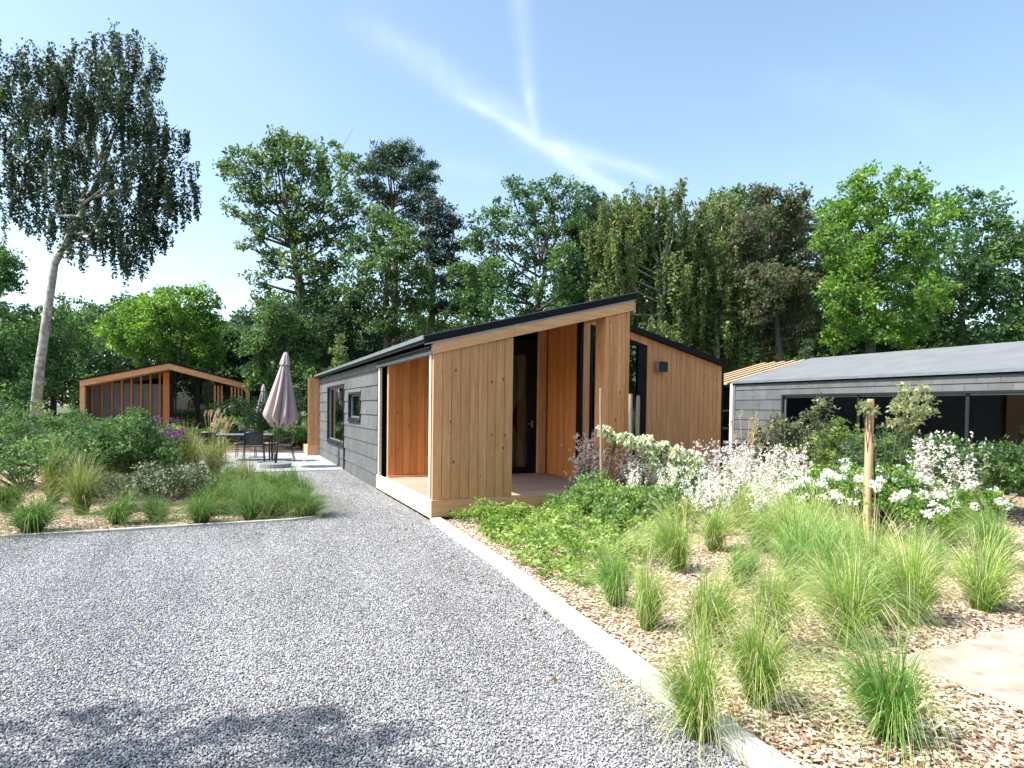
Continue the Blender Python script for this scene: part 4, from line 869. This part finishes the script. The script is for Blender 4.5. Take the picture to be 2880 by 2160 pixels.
# reed plumes
def plumes(label, pos, n=14, h=1.5, spread=.3):
    e = empty('reed_grass', tuple(pos), 0, label, 'ornamental grass')
    V, C = grass_mesh(260, h*.6, spread, (.10, .15, .04), (.22, .26, .08), (.5, .42, .22), wd=.004, bend=.7); quads('blades', V, C, M['grass'], e)
    b = MB(); PP = []
    for i in range(n):
        a = random.uniform(0, 6.28); r = random.uniform(0, spread*1.1); top = np.array([cos(a)*r+.12, sin(a)*r, h*random.uniform(.8, 1.05)]); b.tube([(cos(a)*.03, sin(a)*.03, 0), top*np.array([.4, .4, .55]), top], .0035, 4)
        tt = RNG.random(70)[:, None]; PP.append(top+np.array([.05, 0, .16])*tt+RNG.normal(0, .012, (70, 3))-np.array([0, 0, .05]))
    b.build('stalks', M['stake'], e); P = np.concatenate(PP); quads('plumes', leaf_quads(P, .03, .35, -.5), leafcols(RNG.random(len(P)), [(.52, .40, .24), (.62, .5, .32), (.45, .34, .2)]), M['grass'], e)
    return e
plumes('tall reed grass with tan plumes in front of the far left cabin', onz(592, 1285), h=1.35)
plumes('reed grass with reddish tan plumes against the right end of the timber wall', (5.5, -.35, 0), n=10, h=1.45, spread=.35)
plumes('second reed grass with curled tan plumes near the patio table', onz(625, 1275), n=10, h=1.1)
# mounds of leaves
def shrub(name, label, cat, pos, blobs, pal, leaf=.06, per=40, clump=.12, cps=.9, group=None, width=.5, stems=True, flowers=None, droop=.1, cols=None):
    e = empty(name, (pos[0], pos[1], 0), 0, label, cat, group)
    P, k = clump_pts([(np.array(c), r) for c, r in blobs], 0, per, clump, cps*.65); P[:, 2] = np.maximum(P[:, 2], .02)
    quads('foliage', leaf_quads(P, leaf, width, droop), leafcols(k, cols or GREEN[pal]), M['leaf'], e)
    if stems:
        b = MB()
        for c, r in blobs:
            for q in range(3):
                tip = np.array(c)+RNG.normal(0, .4, 3)*np.array(r); b.tube([(random.uniform(-.05, .05), random.uniform(-.05, .05), 0), tip*np.array([.5, .5, .45]), tip], [.012, .008, .004], 5)
        b.build('stems', M['bark'], e)
    if flowers:
        n, fr_, sz, pc = flowers; FP = []
        for i in range(n):
            c, r = blobs[RNG.integers(len(blobs))]; u = rnd_unit(1)[0]; u[2] = abs(u[2])*.9+.1; q = np.array(c)+u*np.array(r)*1.05
            m_ = 46; FP.append(q+rnd_unit(m_)*fr_*(RNG.uniform(.5, 1, m_)**.4)[:, None]*np.array([1, 1, .75]))
        P = np.concatenate(FP); quads('flower_heads', leaf_quads(P, sz, .8, 0), leafcols(RNG.random(len(P)), pc, .08), M['petal'], e)
    return e
WHITE = [(.88, .88, .84), (.82, .84, .76), (.90, .87, .86)]
def mound(w_, h, n=5, d=None):
    d = d or w_; out = []
    for i in range(n):
        x = random.uniform(-.5, .5)*w_; y = random.uniform(-.5, .5)*d; hh = h*random.uniform(.55, .78)*(1-.35*abs(x)/(w_*.5+1e-6)); out.append(((x, y, hh), (w_*.30, d*.30, hh*.45)))
    return out
# left bed
p = onz(470, 1440); shrub('grey_leaved_shrub', 'low shrub with silvery grey leaves at the left edge of the left bed', 'shrub', (p[0]-.1, p[1]+.6), mound(1.2, .75, 7), None, leaf=.05, per=45, clump=.13, cps=.8, cols=[(.06, .09, .045), (.22, .26, .19), (.10, .14, .07), (.05, .08, .035), (.34, .37, .28), (.08, .12, .05)])
p = onz(560, 1400); shrub('grey_leaved_shrub', 'rounded silver green shrub behind the dark sedge in the left bed', 'shrub', (p[0], p[1]+.2), mound(.8, .6, 5), None, leaf=.045, per=45, clump=.12, cps=.8, cols=[(.08, .12, .05), (.20, .24, .15), (.07, .11, .05), (.10, .16, .06)])
p = onz(435, 1420); shrub('dark_shrub', 'tall leafy shrub at the left edge behind the silvery one', 'shrub', (p[0]-.45, p[1]+1.2), mound(1.1, 1.55, 9)+[((.1, 0, 1.3), (.35, .35, .2))], 'mid', leaf=.06, per=45, clump=.15, cps=.8)
p = at(455, 1180, 12.5); shrub('purple_flower', 'purple flowering plant in front of the far cabin, at the left edge', 'flower', (p[0]-.2, p[1]), mound(1.2, 1.45, 8), 'pale', leaf=.05, per=30, clump=.13, cps=.6, flowers=(34, .07, .03, [(.16, .05, .18), (.24, .09, .26), (.12, .05, .14)]))
for i, (px, py, sc, lab) in enumerate(((470, 1262, 1.0, 'yellow green perennial left of the tall reed grass'), (530, 1258, .9, 'light green perennial with white dots below the far cabin glazing'), (430, 1275, .9, 'yellow green perennial at the left edge below the purple flowers'), (600, 1262, .6, 'low light green perennial beside the reed grass'), (385, 1270, 1.0, 'light green perennial beyond the left edge'), (300, 1280, 1.1, 'green perennial farther beyond the left edge'))):
    p = onz(px, py); shrub('perennial', lab, 'perennial', (p[0], p[1]), mound(1.5*sc, .85*sc, 6), 'bright', leaf=.07, per=40, clump=.18, cps=.8, group='perennials below the far cabin', flowers=(7, .05, .03, WHITE))
for px, py, h, lab in ((250, 1400, 1.3, 'dark green shrub beyond the left edge, right of the birch trunk'), (60, 1380, 1.2, 'green shrub beyond the left edge, left of the birch trunk'), (120, 1300, 1.6, 'large shrub far beyond the left edge behind the birch'), (320, 1320, 1.4, 'rounded shrub beyond the left edge in front of the far cabin'), (-60, 1290, 1.8, 'big shrub at the far left end')):
    p = onz(px, py); shrub('green_shrub', lab, 'shrub', (p[0], p[1]), mound(1.9, h, 9), random.choice(['mid', 'bright', 'dark']), leaf=.065, per=40, clump=.17, cps=.8)
# hydrangeas behind the parasol
for px, py, D, sc, lab in ((855, 1262, 23, 1.0, 'white hydrangea bush next to the rear end of the main cabin'), (815, 1262, 22, .85, 'white hydrangea bush behind the parasol pole'), (720, 1250, 25, .9, 'white hydrangea behind the patio chairs'), (650, 1250, 26, .9, 'white hydrangea left of the patio chairs below the far cabin')):
    p = onz(px, py); shrub('hydrangea', lab, 'shrub', (p[0], p[1]), mound(1.6*sc, 1.25*sc, 8), 'bright', leaf=.10, per=36, clump=.2, cps=.8, group='hydrangeas at the back of the patio', flowers=(26, .10, .055, [(.72, .74, .55), (.80, .80, .70), (.62, .68, .42)]))
for px, py, lab in ((1010, 1262, 'hidden'),): pass
for px, D, h, lab in ((580, 30, 2.0, 'dark hedge bush behind the right end of the far cabin'), (735, 30, 2.2, 'dark hedge bush under the distant parasol'), (850, 26, 2.4, 'dark bush behind the hydrangeas beside the main cabin')):
    q = at(px, 1200, D); shrub('hedge_bush', lab, 'shrub', (q[0], q[1]), mound(3.2, h, 10), 'dark', leaf=.12, per=40, clump=.3, cps=.9)
# ground cover under the porch
GC = [tuple(onz(*q)[:2]) for q in ((1330, 1462), (1480, 1445), (1600, 1436), (1830, 1430), (1930, 1470), (1900, 1530), (1850, 1590), (1740, 1640), (1600, 1672), (1520, 1630), (1440, 1570), (1370, 1520))]
gx, gy = np.meshgrid(np.arange(-1, 6, .115), np.arange(-5, .3, .115)); P = np.stack([gx.ravel(), gy.ravel()], 1)+RNG.uniform(-.05, .05, (gx.size, 2)); P = P[inside(P, GC)]
P = P[RNG.random(len(P)) < .92]; hh = .04+.20*RNG.random(len(P))**1.5+.06*np.sin(P[:, 0]*3.1)*np.cos(P[:, 1]*2.7)
cl = np.concatenate([P, hh[:, None]], 1); per = 27; Q = cl[:, None, :]+RNG.normal(0, 1, (len(cl), per, 3))*np.array([.045, .045, .028]); K = np.repeat(RNG.random(len(cl)), per); Q = Q.reshape(-1, 3); Q[:, 2] = np.maximum(Q[:, 2], .01)
o = quads('ground_cover', leaf_quads(Q, .050, .7, 0, .5, .1), leafcols(K, [(.24, .36, .08), (.32, .44, .12), (.16, .26, .05), (.38, .50, .18)]), M['leaf']); tag(o, 'lime green leafy ground cover spreading below the porch deck', None, kind='stuff')
for px, py, sc, lab in ((1372, 1510, .34, 'small lime green leaf mound at the left tip of the ground cover'), (1400, 1478, .42, 'lime green leaf mound with yellow flower heads below the porch panel'), (1280, 1462, .26, 'tiny grey green sprig at the cabin corner by the curb')):
    p = onz(px, py); shrub('ground_plant', lab, 'plant', (p[0], p[1]), mound(sc*1.4, sc*.75, 4), None, leaf=.035, per=30, clump=.07, cps=.8, cols=[(.19, .32, .06), (.25, .38, .08), (.14, .25, .05)])
# gaura: wands of small white butterfly flowers
def gaura_meshes(n=36, h=1.2, spread=.36, pink=.05, leafy=1.0):
    V = []; Cc = []; FV = []
    LP = []
    for i in range(n):
        a = random.uniform(0, 6.28); r = random.uniform(.1, 1)*spread; top = np.array([cos(a)*r, sin(a)*r, h*random.uniform(.5, 1.05)]); t = np.linspace(0, 1, 9)[:, None]
        C = np.concatenate([np.outer(t[:, 0]**1.6, top[:2]), t*top[2]], 1)
        sd = np.array([sin(a), -cos(a), 0])*.0022
        for j in range(8): V.append([C[j]-sd, C[j]+sd, C[j+1]+sd*.7, C[j+1]-sd*.7]); Cc.append((.16, .20, .07) if j < 5 else (.30, .14, .10))
        m_ = int(26*leafy); u = RNG.uniform(.05, .62, m_); LP.append(np.stack([np.interp(u, t[:, 0], C[:, k]) for k in range(3)], 1)+RNG.normal(0, .012, (m_, 3)))
        for q in range(random.randint(9, 16)):
            u = random.uniform(.60, 1.0); c = np.array([np.interp(u, t[:, 0], C[:, k]) for k in range(3)])+RNG.normal(0, .018, 3); FV.append(c)
    LP = np.concatenate(LP); LV = leaf_quads(LP, .055, .28, -.4); LC = leafcols(RNG.random(len(LP)), [(.12, .22, .06), (.17, .28, .08), (.10, .17, .06)])
    FV = np.array(FV); n_ = len(FV); P4 = np.repeat(FV, 4, 0); fv = leaf_quads(P4, .029, .75, 0, 1.0); fc_ = leafcols(RNG.random(len(P4)), WHITE, .06); pk = np.repeat(RNG.random(n_) < pink, 4); fc_[pk] = np.array([.75, .48, .50])
    return (np.concatenate([np.array(V), LV]), np.concatenate([np.array(Cc), LC]), fv, fc_)
GP = []
for v in range(5):
    a_, b_, c_, d_ = gaura_meshes(); o1 = quads('stems', a_, b_, M['leaf']); o2 = quads('blossoms', c_, d_, M['petal']); GP.append((o1.data, o2.data)); bpy.data.objects.remove(o1); bpy.data.objects.remove(o2)
a_, b_, c_, d_ = gaura_meshes(34, 1.1, .34, .15); d_[RNG.random(len(d_)) < .12] = np.array([.5, .05, .06]); o1 = quads('stems', a_, b_, M['leaf']); o2 = quads('blossoms', c_, d_, M['petal']); GR_ = (o1.data, o2.data); bpy.data.objects.remove(o1); bpy.data.objects.remove(o2)
def gaura(x, y, sc, label, red=False):
    e = empty('gaura', (x, y, 0), random.uniform(0, 6.28), label, 'flower', 'gaura plants with white butterfly flowers'); sc *= (1.08 if sc > .97 else .95); e.scale = (sc, sc, sc)
    a, b_ = GR_ if red else random.choice(GP)
    for nm, me in (('stems', a), ('blossoms', b_)): o = bpy.data.objects.new(nm, me); COL.objects.link(o); o.parent = e
    return e
GA = [(1640, 1425, 1.0, True, 'gaura with red buds at the right end of the porch deck, leftmost of the gaura'), (1690, 1430, 1.0, True, 'red budded gaura in front of the boarded column'), (1740, 1430, .95, False, 'gaura just right of the red budded ones, below the stakes'),
      (1800, 1440, .95, False, 'gaura under the weeping pale leaved tree, left part'), (1850, 1435, .9, False, 'gaura under the middle of the weeping tree'), (1905, 1430, .9, False, 'gaura under the right end of the weeping tree'),
      (1960, 1440, .96, False, 'tall gaura in front of the right boarded wall'), (2010, 1420, .96, False, 'tall gaura standing by the cabin right corner'), (2060, 1430, .96, False, 'gaura in front of the gap between the two cabins'), (2110, 1420, .96, False, 'gaura in front of the slate cabin garden table'),
      (2160, 1440, .95, False, 'gaura in the white band, left of the variegated shrub'), (2210, 1440, .95, False, 'gaura in the white band below the variegated shrub'), (2255, 1450, .9, False, 'gaura at the right end of the white band'),
      (1990, 1475, .75, False, 'low gaura at the front of the white band, left end'), (2050, 1480, .75, False, 'low gaura at the front of the white band, behind the fan shaped grass'), (2120, 1480, .75, False, 'low gaura at the front middle of the white band'), (2185, 1490, .75, False, 'low gaura at the front right of the white band'), (1870, 1470, .75, False, 'low gaura between ground cover and weeping tree'), (1780, 1465, .7, False, 'low gaura rising from the ground cover'),
      (1950, 1500, .7, False, 'lowest gaura right of the ground cover, nearest the camera'), (2020, 1510, .72, False, 'low gaura right behind the fan shaped grass tuft'), (2085, 1455, .9, False, 'gaura in the white band, left of the middle'), (2235, 1500, .72, False, 'low gaura at the front right end of the white band'), (2150, 1515, .7, False, 'lowest gaura at the middle of the white band'),
      (2600, 1450, 1.0, False, 'gaura beyond the right edge'), (2700, 1470, 1.0, False, 'gaura farther beyond the right edge')]
for px, py, sc, red, lab in GA:
    p = onz(px, py); gaura(p[0], p[1], sc, lab, red)
# green filler perennials behind the ground cover
for px, py, sc, lab in ((1615, 1448, .5, 'fresh green perennial touching the right end of the deck'), (1700, 1470, .62, 'fresh green perennial in front of the red budded gaura'), (1800, 1490, .5, 'low fresh green perennial at the right end of the ground cover'), (1890, 1450, .6, 'fresh green perennial under the right end of the weeping tree'), (1990, 1450, .62, 'yellow green perennial at the left end of the white gaura band'), (1660, 1455, .6, 'bushy green perennial at the foot of the red budded gaura'), (1760, 1475, .6, 'grey green perennial behind the ground cover'), (1840, 1470, .6, 'grey green perennial at the foot of the weeping tree'), (2050, 1450, .6, 'yellow green perennial among the white gaura, left'), (2150, 1455, .65, 'yellow green perennial among the white gaura, middle'), (2240, 1450, .65, 'yellow green perennial among the white gaura, right')):
    p = onz(px, py); shrub('perennial', lab, 'perennial', (p[0], p[1]), mound(sc*1.6, sc*1.0, 7), None, cols=[(.22, .34, .09), (.30, .42, .13), (.15, .25, .07), (.20, .32, .13)], leaf=.055, per=34, clump=.10, cps=.8, group='perennials among the gaura')
for px, py, sc, lab in ((2350, 1510, .9, 'white flowering phlox bush with yellow green leaves, left one near the right edge'), (2440, 1520, 1.0, 'white flowering phlox bush at the right edge'), (2300, 1470, .7, 'smaller white phlox between the gaura band and the phlox bushes'), (2560, 1530, 1.0, 'white phlox bush beyond the right edge')):
    p = onz(px, py); shrub('phlox', lab, 'shrub', (p[0], p[1]), mound(1.05*sc, 1.02*sc, 9), 'bright', leaf=.05, per=40, clump=.11, cps=.8, group='white phlox bushes at the right', flowers=(60, .058, .03, WHITE))
# variegated and green shrubs before the slate cabin
VAR = [(.22, .25, .13), (.36, .37, .22), (.12, .15, .07), (.09, .11, .06)]
def at_ground(px, D): q = at(px, 1300, D); return q[0], q[1]
shrub('variegated_shrub', 'shrub with cream edged leaves in front of the slate wall, left one', 'shrub', at_ground(2175, 12.2), [((-.45, 0, .95), (.35, .4, .3)), ((0, 0, .75), (.55, .5, .5)), ((.3, .1, 1.2), (.35, .35, .3)), ((.05, 0, 1.35), (.25, .25, .2)), ((-.55, 0, 1.25), (.22, .2, .16))], None, leaf=.07, per=38, clump=.15, cps=.65, cols=VAR)
shrub('variegated_shrub', 'taller shrub with cream edged leaves before the wide window of the slate cabin', 'shrub', at_ground(2290, 12.0), [((0, 0, 1.5), (.35, .3, .22)), ((.15, 0, 1.75), (.25, .25, .16)), ((-.15, 0, 1.2), (.4, .4, .3)), ((.3, .1, 1.0), (.4, .4, .35)), ((0, 0, .6), (.6, .5, .4))], None, leaf=.07, per=38, clump=.15, cps=.6, cols=VAR)
shrub('green_shrub', 'bright green leafy shrub between the variegated shrub and the round stake', 'shrub', at_ground(2345, 10.6), [((0, 0, 1.0), (.4, .4, .35)), ((.3, 0, 1.15), (.3, .3, .25)), ((-.35, 0, .8), (.35, .4, .4)), ((.45, 0, .8), (.3, .3, .4)), ((.05, 0, .45), (.6, .5, .35)), ((.25, .1, 1.38), (.15, .15, .12))], None, leaf=.075, per=38, clump=.15, cps=.7, cols=[(.14, .22, .05), (.20, .28, .07), (.26, .32, .09), (.09, .14, .04)])
shrub('grey_green_shrub', 'blue green fine leaved shrub left of the round stake at the right edge', 'shrub', at_ground(2410, 9.6), [((0, 0, .7), (.4, .4, .45)), ((-.1, 0, 1.0), (.3, .3, .25)), ((.25, 0, .5), (.4, .4, .35))], None, leaf=.06, per=38, clump=.14, cps=.7, width=.25, cols=[(.12, .19, .11), (.18, .26, .15), (.08, .13, .07)])
for px, D, h, lab in ((2560, 11, 1.5, 'green shrub beyond the right edge before the slate cabin'), (2720, 10, 1.4, 'green shrub farther beyond the right edge')):
    shrub('green_shrub', lab, 'shrub', at_ground(px, D), mound(1.8, h, 9), 'mid', leaf=.07, per=40, clump=.16, cps=.8)
# stakes
def stake(px, D, ztop, r, label, m='stake', dx=0.0):
    x, y = at_ground(px, D); b = MB(); n = 9; pts = [(dx*i/n, .004*sin(i*2), ztop*i/n) for i in range(n+1)]; b.tube(pts, [r*random.uniform(.94, 1.05) for _ in pts[:-1]]+[r*.86], 14)
    o = b.build('wooden_stake', M[m], smooth=False, bevel=.004); o.location = (x, y, 0); return tag(o, label, 'stake', 'round wooden tree stakes')
stake(2442, 7.6, 1.77, .046, 'thick round peeled timber stake at the right edge', dx=.01)
stake(1694, 9.55, 1.93, .022, 'thin weathered stake left of the boarded column', 'stake_grey', -.05)
stake(1770, 10.1, 1.86, .036, 'weathered stake right of the boarded column, left one of the pair', 'stake_grey', .0)
stake(1790, 10.3, 1.84, .034, 'weathered stake right of the boarded column, right one of the pair', 'stake_grey', .01)
# weeping pale tree trained along the stakes
tree('weeping_tree', 'low weeping tree with pale cream green drooping leaves before the boarded wall', 'tree', 1690, 9.8,
     [(1700, 1195, 16, 10), (1735, 1212, 24, 12), (1775, 1222, 28, 14), (1815, 1232, 30, 18), (1850, 1250, 30, 18), (1890, 1262, 34, 20), (1930, 1278, 32, 20), (1965, 1290, 22, 16), (1900, 1305, 36, 22), (1940, 1320, 28, 20), (1860, 1310, 24, 20), (1840, 1275, 30, 18), (1955, 1350, 24, 24), (1900, 1345, 30, 20)],
     'pale', leaf=.085, per=40, clump=.10, cps=1.0, trunk=.022, hang=1.3, droop=1.1, width=.34, split=.85, m='leaf', zbase=0, jd=.6, bark='bark', limbs=False)
for o in bpy.data.objects:
    if o.name.startswith('weeping_tree'):
        for ch in bpy.data.objects:
            if ch.parent == o and ch.name.startswith('crown'):
                a = ch.data.attributes['col']; n_ = len(a.data); arr = np.zeros(n_*4, np.float32); a.data.foreach_get('color', arr); arr = arr.reshape(-1, 4, 4); k = RNG.random(len(arr))
                arr[:, :, :3] = np.where((k < .65)[:, None, None], np.array([.86, .87, .66]), arr[:, :, :3]*2.0); a.data.foreach_set('color', arr.ravel())
shrub('young_tree', 'young tree branch with pale leaves tied beside the thick round stake', 'tree', at_ground(2478, 7.7), [((-.34, 0, 1.66), (.10, .1, .05)), ((-.2, 0, 1.64), (.12, .1, .05)), ((.42, 0, 1.55), (.2, .2, .16)), ((.6, 0, 1.75), (.3, .3, .2))], None, leaf=.06, per=24, clump=.08, cps=.6, cols=[(.34, .36, .18), (.42, .44, .26), (.26, .32, .14)])

# fallen leaves lying on the gravel and curb
n_ = 420; P = np.stack([RNG.uniform(-7, -.25, n_), RNG.uniform(-7.2, .5, n_), np.full(n_, .016)], 1); P = P[inside(P, GR)]
edge = np.stack([-.35-np.abs(RNG.normal(0, .25, 160)), RNG.uniform(-7, 0, 160), np.full(160, .017)], 1); P = np.concatenate([P[RNG.random(len(P)) < .35], edge[inside(edge, GR)]])
o = quads('fallen_leaves', leaf_quads(P, .035, .6, 0, .12), leafcols(RNG.random(len(P)), [(.35, .20, .08), (.25, .13, .06), (.42, .33, .12), (.20, .16, .07)]), M['leaf']); tag(o, 'few dry brown leaves and bark bits scattered on the gravel', None, kind='stuff')
